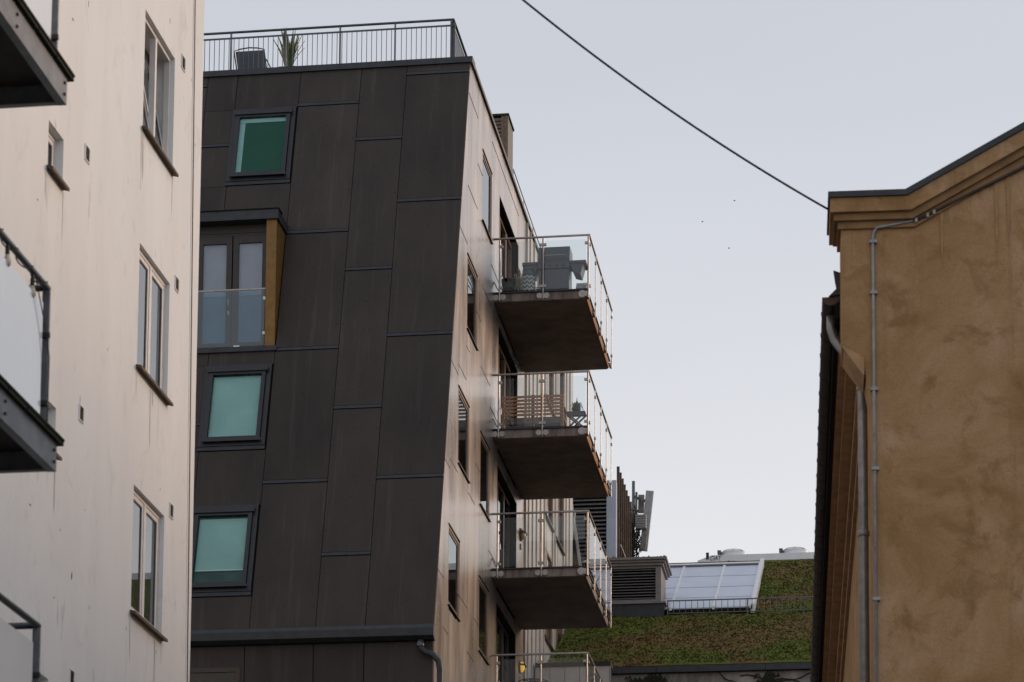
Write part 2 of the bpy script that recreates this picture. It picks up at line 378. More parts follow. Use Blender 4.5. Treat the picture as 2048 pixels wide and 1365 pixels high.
# expansion joint by the corner, a little out of plumb
jp = [on_x(390, 0, XL), on_x(374, 1365, XL)]; jd = (jp[0]-jp[1])/(jp[0][2]-jp[1][2])
jt = [jp[1] + jd*(z-jp[1][2]) for z in (0.2, 22.8)]
obj('expansion_joint', MB().bar(Vector(jt[0])+Vector((.001, 0, 0)), Vector(jt[1])+Vector((.001, 0, 0)), .03, .012, (1, 0, 0)), 'rust', LB)
obj('corner_bead', MB().bar((XL+.002, jt[0][1]-.10, .2), (XL+.002, jt[1][1]-.06, 22.8), .03, .01, (1, 0, 0)), 'pale', LB)
def frame_rect_x(mb, X0, X1, y0, y1, z0, z1, w):      # rectangular ring facing X
    mb.box(X0, X1, y0, y0+w, z0, z1); mb.box(X0, X1, y1-w, y1, z0, z1)
    mb.box(X0, X1, y0+w, y1-w, z0, z0+w); mb.box(X0, X1, y0+w, y1-w, z1-w, z1); return mb
def tilt(mb, X, z, ang):                              # lean a sash inwards about its bottom edge
    c, s_ = math.cos(ang), math.sin(ang)
    return mb.xf(lambda p: (X + (p[0]-X)*c - (p[2]-z)*s_, p[1], z + (p[0]-X)*s_ + (p[2]-z)*c))
for k, (y0, y1, z0, z1) in enumerate(WIN_L):
    big = y1-y0 > 1; e = XL-(.055 if big else .085)
    fr = frame_rect_x(MB(), e-.07, e, y0, y1, z0, z1, .055)
    if big: fr.box(e-.07, e+.004, (y0+y1)/2-.035, (y0+y1)/2+.035, z0+.05, z1-.05)
    wn = obj('window', fr, 'frame_pale', LB)
    spans = [(y0+.06, (y0+y1)/2-.04), ((y0+y1)/2+.04, y1-.06)] if big else [(y0+.06, y1-.06)]
    for a, b in spans:
        ang = rad(11) if k == 0 else 0
        zz = z0+.06
        sa = tilt(frame_rect_x(MB(), e-.05, e-.006, a, b, zz, z1-.06, .05), e-.03, zz, ang)
        obj('sash', sa, 'frame_pale', wn)
        gk = tilt(frame_rect_x(MB(), e-.034, e-.012, a+.048, b-.048, zz+.048, z1-.108, .018), e-.03, zz, ang)
        obj('gasket', gk, 'frame_grey', wn)
        pn = tilt(MB().box(e-.032, e-.022, a+.05, b-.05, zz+.05, z1-.11), e-.03, zz, ang)
        obj('pane', pn, 'glass_blue', wn)
    obj('sill', MB().prism([(XL-.05, y0-.03, z0+.02), (XL+.075, y0-.05, z0-.015), (XL+.075, y0-.05, z0-.05), (XL-.05, y0-.03, z0-.015)], (0, y1-y0+.08, 0)), 'rust', wn)
    if big:
        cz = MB(); n = 9                               # a curtain in folds behind the pane
        for j in range(n): a = y0+.75+j*.055; cz.poly([(e-.25-.03*(j % 2), a, z0), (e-.25-.03*((j+1) % 2), a+.055, z0), (e-.25-.03*((j+1) % 2), a+.055, z1), (e-.25-.03*(j % 2), a, z1)])
        obj('curtain', cz, 'curtain', wn)
for (px, py) in ((366, 113), (174, 293), (353, 555), (162, 812), (342, 1008), (143, 1340)):
    p = on_x(px, py, XL); y, z = p[1], p[2]; w, h = .17, .185
    g = frame_rect_x(MB(), XL-.02, XL+.014, y-w/2, y+w/2, z-h, z, .014)
    gr = obj('vent_grille', g, 'pale', LB)
    obj('vent_recess', MB().box(XL-.01, XL+.002, y-w/2+.014, y+w/2-.014, z-h+.014, z-.014), 'dark', gr)
    for j in range(4): obj('vent_slat', MB().box(XL+.0, XL+.011, y-w/2+.02, y+w/2-.02, z-h+.036+j*.034, z-h+.045+j*.034), 'rust', gr)
# chips and knocks in the render
chp = MB(); rch = random.Random(9)
for (px, py, w, h) in ((177, 8, .02, .10), (340, 42, .02, .09), (160, 800, .02, .13), (143, 1153, .05, .11), (108, 1196, .05, .02), (252, 1258, .02, .07), (263, 1200, .012, .12), (170, 1020, .015, .03), (320, 980, .02, .05), (178, 1215, .015, .06), (60, 1010, .1, .02), (390, 290, .02, .05), (383, 160, .02, .06), (146, 40, .08, .03), (312, 1305, .02, .06), (75, 400, .07, .015), (215, 700, .015, .06), (120, 1060, .02, .05)):
    p = on_x(px, py, XL); n = 9; off = rch.uniform(0, 6)
    chp.prism([(XL+.0015, p[1]+w/2*math.cos(t+off)*rch.uniform(.4, 1.1), p[2]+h/2*math.sin(t+off)*rch.uniform(.5, 1.1)) for t in np.linspace(0, 2*math.pi, n, False)], (.001, 0, 0))
drp = MB(); lay = 0
for (y0, y1, z0, z1) in WIN_L:
    for k in range(5 if y1-y0 > 1 else 3):
        y = rch.choice((y0-.03, y1+.03, rch.uniform(y0, y1))) + rch.uniform(-.03, .03); w = rch.uniform(.012, .035); h = rch.uniform(.2, .8)
        lay = (lay+1) % 5; q = XL+.0004+lay*.0012
        drp.prism([(q, y-w, z0-.06), (q, y+w, z0-.06), (q, y+w*.7, z0-.06-h*.6), (q, y+w*.1, z0-.06-h), (q, y-w*.6, z0-.06-h*.7)], (.0005, 0, 0))
o = obj('drip_stains', drp, 'stain', LB); o['kind'] = 'stuff'
o = obj('render_chips', chp, 'frame_grey', LB); o['kind'] = 'stuff'
# steel balconies
XB = -6.5; YB = 20.0
def left_balcony(zb, zr, bolts, ga=.62):
    sl_ = MB().box(XL, XB-.06, 11, YB-.05, zb+.16, zb+.20)
    bal = obj('balcony', sl_, 'soffit_dark', LB)
    for k in range(18): obj('deck_plank', MB().box(XL+.02, XB+.035, 11.9+k*.455, 12.33+k*.455, zb+.225, zb+.255), 'moss', bal)
    ch = MB().box(XB-.012, XB, 11, YB, zb, zb+.225).box(XB-.07, XB-.012, 11, YB-.001, zb, zb+.014).box(XB-.07, XB-.012, 11, YB-.001, zb+.211, zb+.225)
    obj('channel', ch, 'channel', bal)
    obj('channel', MB().box(XL, XB-.001, YB-.014, YB-.002, zb+.002, zb+.222).box(XL, XB-.071, YB-.07, YB-.015, zb-.002, zb+.012), 'channel', bal)
    for j in range(5): obj('joist', MB().box(XL, XB-.075, 12+j*1.6, 12.07+j*1.6, zb+.03, zb+.158), 'soffit_dark', bal)
    obj('moss_edge', MB().box(XB-.05, XB+.045, 11, YB+.06, zb+.257, zb+.275), 'moss', bal)
    for (yy) in bolts:
        for q in (.06, .155): obj('bolt', MB().tube([(XB-.002, yy, zb+q), (XB+.014, yy, zb+q)], .013, 8), 'black', bal)
    Xr = XB-.09
    ps = [YB-.09, YB-1.95, YB-3.9, YB-5.8]
    for j, yp in enumerate(ps):
        obj('post', MB().box(Xr-.03, Xr+.03, yp-.012, yp+.012, zb+.25, zr-.02), 'channel', bal)
        for zc in (zb+.5, zr-.42): obj('post_clamp', MB().box(Xr-.045, Xr+.045, yp-.04, yp-.013, zc, zc+.04), 'black', bal)
    hr = MB().tube([(Xr, 12, zr), (Xr, YB-.06, zr)], .027, 10)
    obj('handrail', hr, 'rail_grey', bal, True)
    obj('handrail', MB().tube([(Xr-.028, YB-.09, zr-.002), (XL+.02, YB-.09, zr-.002)], .027, 10), 'rail_grey', bal, True)
    for a, b in zip(ps, ps[1:]):
        obj('glass_panel', MB().box(Xr-.008, Xr+.008, b+.06, a-.10, zb+.29, zr-.16), 'frosted', bal)
    obj('glass_panel', MB().box(XL+.06, Xr-.10, YB-.10, YB-.084, zb+.29, zr-.16), 'frosted', bal)
    return bal
left_balcony(10.96, 12.43, (19.93, 18.75, 17.6, 16.4))
left_balcony(7.95, 9.42, (19.93, 18.75, 17.6, 16.4))
left_balcony(5.02, 6.70, (19.93, 18.75, 17.6))
# string light wound on the middle balcony's handrail
SL = thing('string_light', (XB-.09, 19, 9.3), 'string of clear bulbs wound round the steel balcony handrail', 'string light')
pts = []
for k in range(140):
    y = 15.5 + k*.0314; a = k*.55; sag = .035
    pts.append((XB-.09 + sag*math.cos(a), y, 9.42 + sag*math.sin(a) - .012*abs(math.sin(k*.09))))
obj('cord', MB().tube(pts, .006, 5), 'black', SL)
for (px, py) in ((15, 500), (65, 563)):
    p = on_x(px, py, XB-.09)
    obj('socket', MB().lathe((p[0], p[1], p[2]-.04), [(.014, 0), (.018, .01), (.018, .05), (.01, .10)], 10), 'black', SL)
    obj('bulb', MB().lathe((p[0], p[1], p[2]-.135), [(.004, 0), (.02, .008), (.031, .03), (.03, .05), (.02, .078), (.014, .098)], 12), 'bulbglass', SL, True)
obj('cable_tail', MB().tube([(XB-.06, 19.55, 9.36), (XB-.055, 19.8, 9.05), (XB-.05, 19.9, 8.85), (XB-.055, 19.91, 8.3)], .005, 5), 'black', SL)

# =================================================================== dark building
XS = -8.36; XW = -24.0
A0 = np.array([XS, 48.02, 13.67]); B0 = np.array([XS, 51.58, 26.28])
sv = B0-A0; SLEN = float(np.linalg.norm(sv)); sv = sv/SLEN; RN = np.array([0, -sv[2], sv[1]])       # up-slope and outward normal
def rp(X, s, h=0): return (X, A0[1]+sv[1]*s+RN[1]*h, A0[2]+sv[2]*s+RN[2]*h)
def rxy(px, py): p = on_p(px, py, A0, RN); return p[0], float(np.dot(p-A0, sv))
def rbox(mb, x0, x1, s0, s1, h0, h1):
    return mb.hexa([rp(x0, s0, h0), rp(x1, s0, h0), rp(x1, s1, h0), rp(x0, s1, h0), rp(x0, s0, h1), rp(x1, s0, h1), rp(x1, s1, h1), rp(x0, s1, h1)])
DB = thing('dark_apartment_block', (-16, 58, 0), 'dark clad apartment block with sloping panelled front, roof terrace and glass balconies', 'building')
TOPZ = 26.16
# structural core (joints show its dark surface)
core = MB()
core.prism([(XS-.6, 49.0, 0), (XS-.6, 68.9, 0), (XS-.6, 68.9, TOPZ), (XS-.6, 52.6, TOPZ), (XS-.6, 49.0, 13.6)], (XW-XS, 0, 0))
obj('core', core, 'dark', DB)
# --- sloping front panels
def seam(a, b): return (rxy(*a)[0]+rxy(*b)[0])/2
S0 = seam((417.8, 154), (409, 224)); S1 = seam((478, 151), (449, 400)); S2 = seam((606, 148), (494, 1258)); S3 = seam((726, 138), (628, 1256)); S4 = seam((816, 130), (729, 1254))
cols = [(S0-1.25, S0, [176, 290, 560, 830]), (S0, S1, [292, 570, 850, 1100]), (S1, S2, []), (S2, S3, [207.5, 463, 697, 963]), (S3, S4, [277, 537, 814, 1108]), (S4, XS, [145, 399, 668, 953])]
velux = {}
def vrect(pl, pr, pt, pb, xm=None):
    x0, s0 = rxy(pl, pb); x1, s1 = rxy(pr, pt); return (x0, x1, s0, s1)
# window boxes measured at their own corners: (left-bottom) and (right-top)
VW = [(rxy(463, 357), rxy(592, 222)), (rxy(398, 887), rxy(538, 737)), (rxy(373, 1178), rxy(509, 1019))]
VW = [(a[0], S2-.16, a[1], b[1]) for a, b in VW]
w_ = 1.13
VW = [(S2-.12-w_, S2-.12, s0, s1) for (_, _, s0, s1) in VW]
bay_s0 = rxy(548, 693)[1]; bay_s1 = rxy(572, 468)[1]; bay_x1 = (rxy(548, 690)[0]+rxy(572, 470)[0])/2; bay_x0 = bay_x1-2.35
holes = [(x0-.1, x1+.1, s0-.2, s1+.1) for x0, x1, s0, s1 in VW] + [(bay_x0, bay_x1+.02, bay_s0-.02, bay_s1+.05)]
gap = .012; FL = .085
bk = MB(); rs = subtract([(XW, XS-.03, -.02, SLEN-.12)], holes[-1], 1e-5)
for x0, x1, s0, s1 in rs: bk.poly([rp(x0, s0, -.035), rp(x1, s0, -.035), rp(x1, s1, -.035), rp(x0, s1, -.035)])
obj('backing_sheet', bk, 'dark', DB); bk = MB()
obj('backing_sheet', MB().poly([(XW, 48.06, 0), (XS-.03, 48.06, 0), (XS-.03, 48.06, 13.66), (XW, 48.06, 13.66)]), 'dark', DB)
bk.poly([(XW, 69, 0), (XW, 69, TOPZ), (XS-.03, 69, TOPZ), (XS-.03, 69, 0)])
obj('backing_sheet', bk, 'dark', DB)
for ci, (x0, x1, js) in enumerate(cols):
    xm = (x0+x1)/2
    def col_s(py):                                      # the joint's height on the slope at this column
        for px in (430, 445, 560, 640, 740, 850):
            pass
        guess = {0: 405, 1: 440, 2: 540, 3: 620, 4: 725, 5: 850}[ci]
        px = guess
        for _ in range(12):
            X, s = rxy(px, py); px += (xm-X)*95
        return rxy(px, py)[1]
    ss = sorted(col_s(j) for j in js)
    edges = [0.02] + ss + [SLEN-.14]
    rects = [(x0+gap/2, x1-gap/2, a+(FL/2 if i else 0), b-(FL/2 if i < len(edges)-2 else 0)) for i, (a, b) in enumerate(zip(edges, edges[1:]))]
    for h in holes: rects = subtract(rects, h)
    for r in rects: obj('front_panel', rbox(MB(), r[0], r[1], r[2]+.004, r[3]-.004, -.03, .0), 'felt', DB)
    fl = [(x0+.004, x1-.004, s-FL/2, s+FL/2) for s in ss]
    for h in holes: fl = subtract(fl, h) if fl else fl
    for r in fl:
        fo = obj('joint_flashing', rbox(MB(), r[0], r[1], r[2]+.012, r[3]-.012, -.028, .012), 'flash', DB)
# screw heads in lines up the panels
scr = MB(); rs_ = random.Random(3)
for xm in ((S2+S3)/2, (S3+S4)/2, (S4+XS)/2, S4-.06, S4+.06, S3+.06, S3-.06, S2+.06):
    s = .5
    while s < SLEN-.3:
        if abs(xm-(S4+XS)/2) < .1 or rs_.random() < .75:
            x = xm+rs_.uniform(-.01, .01); rbox(scr, x-.008, x+.008, s-.008, s+.008, 0, .004)
        s += rs_.uniform(.55, .85)
so = obj('screw_heads', scr, 'dark', DB); so['kind'] = 'stuff'
# --- roof windows
for i, (x0, x1, s0, s1) in enumerate(VW):
    fr = MB()
    rbox(fr, x0-.09, x0, s0-.10, s1+.09, -.03, .03); rbox(fr, x1, x1+.09, s0-.10, s1+.09, -.03, .03)
    rbox(fr, x0, x1, s1, s1+.09, -.03, .03); rbox(fr, x0, x1, s0-.10, s0, -.03, .03)
    wn = obj('roof_window', fr, 'frame_dark', DB)
    sa = MB(); w = .085
    rbox(sa, x0+.008, x0+w, s0+.008, s1-.008, -.02, .075); rbox(sa, x1-w, x1-.008, s0+.008, s1-.008, -.02, .075)
    rbox(sa, x0+w, x1-w, s1-.15, s1-.012, -.02, .073); rbox(sa, x0+w, x1-w, s0+.012, s0+w, -.02, .073)
    obj('sash', sa, 'frame_dark', wn)
    obj('hood', rbox(MB(), x0-.03, x1+.03, s1-.10, s1+.03, .077, .10), 'frame_dark', wn)
    obj('sill', rbox(MB(), x0-.02, x1+.02, s0-.03, s0+.02, .077, .095), 'frame_dark', wn)
    obj('apron_flashing', rbox(MB(), x0-.095, x1+.095, s0-.185, s0-.105, -.028, .016), 'flash', wn)
    obj('pane', rbox(MB(), x0+w, x1-w, s0+w, s1-.15, .030, .036), 'roof_glass', wn)
    sb = s0+w + (0.0 if i < 2 else .30)
    if i == 0:
        obj('blind', rbox(MB(), x0+w+.11, x1-w, s0+w, s1-.23, -.006, -.002), 'green', wn)
        obj('blind', rbox(MB(), x0+w, x1-w, s1-.25, s1-.15, .004, .008), 'teal', wn)
        obj('lining', rbox(MB(), x0+w, x0+w+.11, s0+w, s1-.23, -.006, -.001), 'teal', wn)
    else:
        obj('blind', rbox(MB(), x0+w+.02, x1-w-.01, sb, s1-.19, -.006, -.002), 'teal', wn)
        obj('lining', rbox(MB(), x0+w-.05, x1-w+.05, s0+w-.02, s1-.14, -.028, -.018), 'room' if i == 2 else 'teal', wn)
        if i == 2: obj('blind_bar', rbox(MB(), x0+w+.02, x1-w-.01, sb-.02, sb, -.004, .004), 'white', wn)
    if i == 0: obj('lining', rbox(MB(), x0+w-.05, x1-w+.05, s0+w-.02, s1-.14, -.028, -.018), 'room', wn)
# --- projecting bay with french doors
yb = rp(0, bay_s0)[1]-.02; zb0 = rp(0, bay_s0)[2]; ztop = rp(0, bay_s1)[2]; ybk = rp(0, bay_s1)[1]+.12
bx1 = bay_x1; gx = bx1-.20; bx0 = bay_x0
bay = obj('bay', MB().box(bx0-.2, bx1+.04, yb-.06, ybk+.05, ztop+.002, ztop+.19), 'flash', DB, label='projecting bay with gold side cheek, french doors and glass guard')
obj('bay_coping', MB().box(bx0-.22, bx1+.06, yb-.08, yb+.25, ztop+.192, ztop+.21), 'dark', bay)
ck = [(bx1, yb, zb0), (bx1, yb, ztop)] + [(bx1, rp(0, s)[1]+.05, rp(0, s)[2]) for s in (bay_s1, bay_s0)]
obj('cheek', MB().prism(ck, (gx-bx1, 0, 0)), 'gold', bay)
ck2 = [(bx0, yb, zb0), (bx0, yb, ztop), (bx0, ybk, ztop), (bx0, yb+.08, zb0)]
obj('cheek', MB().prism(ck2, (-.2, 0, 0)), 'gold', bay)
obj('threshold', MB().box(bx0-.2, bx1+.05, yb-.05, yb+.3, zb0-.10, zb0-.003), 'flash', bay)
yd = yb+.22
hd = MB().box(bx0, gx, yd-.02, yd+.05, ztop-.16, ztop).box(bx0, gx, yd-.012, yd+.05, ztop-.22, ztop-.165)
obj('door_head', hd, 'door_frame', bay)
dw = (gx-bx0)/3
for k in range(3):
    x0, x1 = gx-dw*(k+1), gx-dw*k
    x0 += .012; x1 -= .012
    z0, z1 = zb0+.01, ztop-.23
    f = MB().box(x0, x0+.11, yd-.03, yd+.03, z0, z1).box(x1-.11, x1, yd-.03, yd+.03, z0, z1).box(x0+.11, x1-.11, yd-.03, yd+.03, z0, z0+.16).box(x0+.11, x1-.11, yd-.03, yd+.03, z1-.14, z1)
    obj('door_leaf', f, 'door_frame', bay)
    obj('pane', MB().box(x0+.11, x1-.11, yd-.004, yd+.004, z0+.16, z1-.14), 'glass', bay)
    obj('blind', MB().box(x0+.09, x1-.09, yd+.034, yd+.038, z0+.1, z1-.1), 'curtain_blue', bay)
    if k == 1: obj('door_handle', MB().tube([(x1-.05, yd-.03, z0+1.02), (x1-.05, yd-.075, z0+1.02), (x1-.05, yd-.075, z0+.90)], .011, 6).box(x1-.065, x1-.035, yd-.045, yd-.031, z0+.72, z0+.80), 'white', bay)
obj('room', MB().box(bx0-.1, gx+.05, yd+.3, yd+.34, zb0-.1, ztop+.1), 'room', bay)
obj('guard_glass', MB().box(bx0+.02, gx-.02, yb+.03, yb+.042, zb0+.03, zb0+1.16), 'guard_glass', bay)
obj('guard_rail', MB().box(bx0, gx, yb+.02, yb+.052, zb0+1.16, zb0+1.19), 'steel', bay)
for z in (.25, .95): obj('glass_clip', MB().box(gx-.05, gx-.002, yb+.015, yb+.055, zb0+z, zb0+z+.06), 'white', bay)
for x in (gx-.62, gx-1.7): obj('glass_clip', MB().box(x, x+.12, yb+.012, yb+.03, zb0+.02, zb0+.045), 'white', bay)
# --- eaves gutter between slope and wall, downpipe, lower wall
eg = MB().prism([(XS+.03, 48.0, 13.70), (XS+.03, 47.86, 13.68), (XS+.03, 47.80, 13.60), (XS+.03, 47.80, 13.46), (XS+.03, 47.90, 13.40), (XS+.03, 48.02, 13.40)], (XW-XS, 0, 0))
obj('eaves_gutter', eg, 'flash', DB)
dp = [on_y(px, py, Y) for px, py, Y in ((841, 1280, 47.9), (842, 1296, 47.9), (850, 1304, 47.9), (866, 1310, 47.9), (877, 1322, 47.9), (880, 1340, 47.9), (880, 1370, 47.9))]
dp[-1] = (dp[-2][0], dp[-2][1], 0)
obj('downpipe', MB().tube(dp, .058, 12), 'flash', DB, True)
obj('pipe_collar', MB().lathe((dp[0][0], dp[0][1], dp[0][2]-.13), [(.066, 0), (.072, .02), (.066, .1)], 14), 'galv', DB, True)
lx = [rxy(px, 1258)[0] for px in (491, 628, 729)] + [XS-.004]
prev = rxy(400, 1258)[0]-1.2
lowwin = (prev+.2, rxy(483, 1258)[0]+.0, 9.9, 13.0)
for k, x in enumerate(lx):
    rr = subtract([(prev+.008, x-.008, 0.1, 13.39)], lowwin)
    for r in rr: obj('lower_panel', MB().box(r[0], r[1], 48.0, 48.055, r[2], r[3]), 'felt', DB)
    prev = x
lw = MB(); x0, x1, z0, z1 = lowwin
lw.box(x0, x1, 47.99, 48.05, z1-.09, z1-.004).box(x1-.08, x1-.003, 47.99, 48.05, z0, z1-.09).box(x0, x0+.08, 47.99, 48.05, z0, z1-.09)
lwo = obj('window', lw, 'frame_bronze', DB)
obj('pane', MB().box(x0+.08, x1-.08, 48.02, 48.03, z0, z1-.09), 'glass', lwo)
# --- roof edge flashing, roof deck
obj('parapet_flashing', MB().prism([(XS+.05, 51.50, 26.145), (XS+.05, 51.52, 26.275), (XS+.05, 51.9, 26.29), (XS+.05, 51.9, 26.145)], (XW-XS-.05, 0, 0)), 'flash', DB)
obj('side_coping', MB().box(XS-.25, XS+.048, 51.91, 63.0, TOPZ+.005, TOPZ+.085), 'black', DB)
obj('side_coping', MB().box(XS-.25, XS+.028, 63.01, 69.05, TOPZ+.005, TOPZ+.055), 'black', DB)
obj('coping_bracket', MB().box(XS+.05, XS+.085, 62.2, 62.5, TOPZ-.10, TOPZ+.16), 'black', DB)
obj('terrace_deck', MB().box(XW, XS-.26, 51.91, 69.0, TOPZ+.002, TOPZ+.05), 'concrete', DB)
sr = MB().tube([(XS+.03, 57.5, TOPZ+.27), (XS+.03, 62.45, TOPZ+.27)], .013, 6)
for y in (57.5, 59.2, 60.8, 62.45): sr.tube([(XS+.03, y, TOPZ+.07), (XS+.03, y, TOPZ+.28)], .01, 6)
obj('edge_rail', sr, 'steel', DB)
# --- terrace railing
YR = 51.72
hr0 = on_y(409, 70.2, YR); hr1 = on_y(907, 39.5, YR); zr = hr1[2]; xr1 = hr1[0]; zm = on_y(903, 51.5, YR)[2]
rl = obj('terrace_railing', MB().tube([(XW+1, YR, zr), (xr1, YR, zr)], .026, 8).tube([(xr1, YR, zr), (xr1, 62.0, zr)], .026, 8), 'rail_grey', DB, True)
obj('mid_rail', MB().box(XW+1, xr1, YR-.006, YR+.006, zm-.018, zm+.018), 'rail_grey', rl)
obj('mid_rail', MB().box(xr1-.006, xr1+.006, YR+.01, 62, zm-.018, zm+.018), 'rail_grey', rl)
px_posts = (462, 571, 680, 790, 902)
xs_post = [on_y(p, 110, YR)[0] for p in px_posts]; stp = xs_post[1]-xs_post[0]
xs_post = [xs_post[0]-stp*2, xs_post[0]-stp] + xs_post
p0 = obj('post', MB().box(-.014, .014, YR-.03, YR+.03, 26.28, zr-.02), 'rail_grey', rl); p0.location.x += xs_post[0]
for x in xs_post[1:]: twin(p0, (x-xs_post[0], 0, 0), rl)
obj('post', MB().box(xr1-.03, xr1+.03, YR+.03, YR+.06, 26.28, zr-.02), 'rail_grey', rl)
b0 = obj('baluster', MB().box(-.006, .006, YR-.006, YR+.006, 26.30, zm-.018), 'rail_grey', rl)
x = xs_post[-1]-.10; first = True; xb = WL[b0.name]
b0.location.x += x
k = 1
while x-k*.1025 > xs_post[0]:
    xx = x-k*.1025; k += 1
    if min(abs(xx-q) for q in xs_post) > .03: twin(b0, (xx-x, 0, 0), rl)
c0 = obj('baluster', MB().box(xr1-.006, xr1+.006, -.006, .006, 26.30, zm-.018), 'rail_grey', rl); c0.location.y += YR+.14
for k in range(1, 60): twin(c0, (0, k*.1025, 0), rl)

# --- side wall: windows, doors, panels
ZF = [25.07, 22.09, 19.05, 16.02]
SW = [(53.30, 54.55, 23.56, 25.06), (51.47, 52.70, 20.58, 22.10), (50.54, 51.82, 17.54, 19.06), (53.33, 54.56, 17.54, 19.04), (49.54, 50.80, 14.48, 16.02), (53.32, 54.55, 14.49, 16.01)]
RAIL = [23.81, 20.82, 17.80, 14.77]
FLO = [r-1.17 for r in RAIL]
DO = [(55.75, 58.55, f+.02, h) for f, h in zip(FLO, (25.05, 22.13, 19.06, 16.05))]
cols = [(47.9, 49.0, [14.84]), (49.0, 49.6, [17.14, 13.90]), (49.6, 50.48, [19.28, 17.33, 14.4]), (50.48, 51.42, [22.30, 19.50, 14.97]), (51.42, 51.82, [25.46, 23.53, 20.2, 14.97]),
        (51.82, 52.65, [25.46, 23.53, 17.32, 14.10]), (52.65, 53.28, [24.50, 21.36, 18.18, 14.98]), (53.28, 54.56, [22.18, 20.43, 13.4]), (54.56, 55.68, [25.8, 23.1, 20.0, 16.9]), (55.68, 58.62, [25.8]), (58.62, 59.86, [24.6, 21.5, 18.5])]
def clip_front(poly):                                   # keep what lies behind the sloping front edge
    def front(z): return 48.06 if z <= 13.67 else 48.06+(z-13.67)*(51.58-48.02)/(26.28-13.67)
    out = []
    for i in range(len(poly)):
        a, b = poly[i], poly[(i+1) % len(poly)]; fa, fb = a[0]-front(a[1]), b[0]-front(b[1])
        if fa >= 0: out.append(a)
        if fa*fb < 0: t = fa/(fa-fb); out.append((a[0]+(b[0]-a[0])*t, a[1]+(b[1]-a[1])*t))
    return out
rs = [(48.0, 51.6, 0, 13.67), (48.0, 51.6, 13.67, TOPZ), (51.6, 69.0, 0, TOPZ)]
WING_WIN = [(y0, y1, z, z+2.25) for z in (23.15, 20.2, 17.2) for y0, y1 in ((63.22, 64.75), (65.3, 66.9))]
for w in SW+DO+WING_WIN: rs = subtract(rs, w, 1e-5)
bk = MB()
for q in rs:
    pl = clip_front([(q[0], q[2]), (q[1], q[2]), (q[1], q[3]), (q[0], q[3])])
    if len(pl) > 2: bk.poly([(XS-.031, a, b) for a, b in pl])
obj('backing_sheet', bk, 'dark', DB)
for y0, y1, js in cols:
    ed = [0.1] + sorted(js) + [TOPZ-.005]
    rects = [(y0+.005, y1-.005, a+.006, b-.006) for a, b in zip(ed, ed[1:])]
    if y0 < 48: rects = subtract(rects, (40, 40.1, 0, 1)); rects = [r for r0 in rects for r in ([(r0[0], r0[1], r0[2], 13.66), (r0[0], r0[1], 13.66, r0[3])] if r0[2] < 13.6 < r0[3] else [r0])]
    for w in SW: rects = subtract(rects, (w[0]-.03, w[1]+.03, w[2]-.05, w[3]+.03))
    for w in DO: rects = subtract(rects, (w[0]-.03, w[1]+.03, w[2]-.3, w[3]+.03))
    for r in rects:
        pl = clip_front([(r[0], r[2]), (r[1], r[2]), (r[1], r[3]), (r[0], r[3])])
        if len(pl) < 3: continue
        obj('side_panel', MB().prism([(XS, a, b) for a, b in pl], (-.028, 0, 0)), 'side', DB)
    for j in js:
        if any(w[0] < (y0+y1)/2 < w[1] and w[2]-.1 < j < w[3]+.1 for w in SW+DO): continue
        a, b = y0+.01, y1-.01
        fy = 48.02 if j <= 13.67 else 48.02+(j-13.67)*(51.58-48.02)/(26.28-13.67)
        a = max(a, fy+.01)
        if b-a > .05: obj('drip_strip', MB().prism([(XS, a, j+.012), (XS+.007, a, j-.004), (XS+.007, a, j-.012), (XS, a, j-.012)], (0, b-a, 0)), 'frame_bronze', DB)
for i, (y0, y1, z0, z1) in enumerate(SW):
    e = XS-.03
    wn = obj('window', frame_rect_x(MB(), e-.06, e+.022, y0, y1, z0, z1, .05), 'frame_brown', DB)
    obj('sash', frame_rect_x(MB(), e-.05, e+.008, y0+.055, y1-.055, z0+.055, z1-.055, .05), 'frame_bronze', wn)
    obj('pane', MB().box(e-.012, e-.004, y0+.10, y1-.10, z0+.10, z1-.10), 'glass_blue', wn)
    obj('sill', MB().prism([(XS-.04, y0-.03, z0+.0), (XS+.04, y0-.03, z0-.015), (XS+.04, y0-.03, z0-.035), (XS-.04, y0-.03, z0-.02)], (0, y1-y0+.06, 0)), 'frame_dark', wn)
    obj('hood', MB().box(XS-.03, XS+.016, y0-.02, y1+.02, z1+.005, z1+.028), 'frame_dark', wn)
    obj('room', MB().box(e-.3, e-.12, y0+.02, y1-.02, z0+.02, z1-.02), 'room', wn)
    if i in (2, 3): obj('curtain', MB().box(e-.115, e-.10, y0+.12, y0+.55, z0+.05, z1-.05), 'curtain', wn)
for i, (y0, y1, z0, z1) in enumerate(DO):
    e = XS-.14
    fr = frame_rect_x(MB(), e-.08, e, y0, y1, z0, z1, .07)
    for q in (1/3, 2/3): fr.box(e-.08, e+.003, y0+(y1-y0)*q-.05, y0+(y1-y0)*q+.05, z0+.07, z1-.07)
    dn = obj('balcony_door', fr, 'frame_brown' if i < 2 else 'frame_bronze', DB)
    for q in range(3):
        a, b = y0+(y1-y0)*q/3+.08, y0+(y1-y0)*(q+1)/3-.08
        obj('pane', MB().box(e-.05, e-.04, a, b, z0+.09, z1-.09), 'glass_blue', dn)
    obj('door_handle', MB().tube([(e, y0+1.0, z0+1.0), (e+.05, y0+1.0, z0+1.0), (e+.05, y0+1.0, z0+.87)], .011, 6), 'steel', dn)
    obj('reveal', MB().box(XS-.22, XS-.002, y0-.028, y0-.002, z0, z1).box(XS-.22, XS-.002, y1+.002, y1+.028, z0, z1).box(XS-.22, XS-.002, y0-.028, y1+.028, z1+.002, z1+.028), 'dark', dn)
    obj('room', MB().box(e-.5, e-.25, y0, y1, z0, z1), 'room', dn)
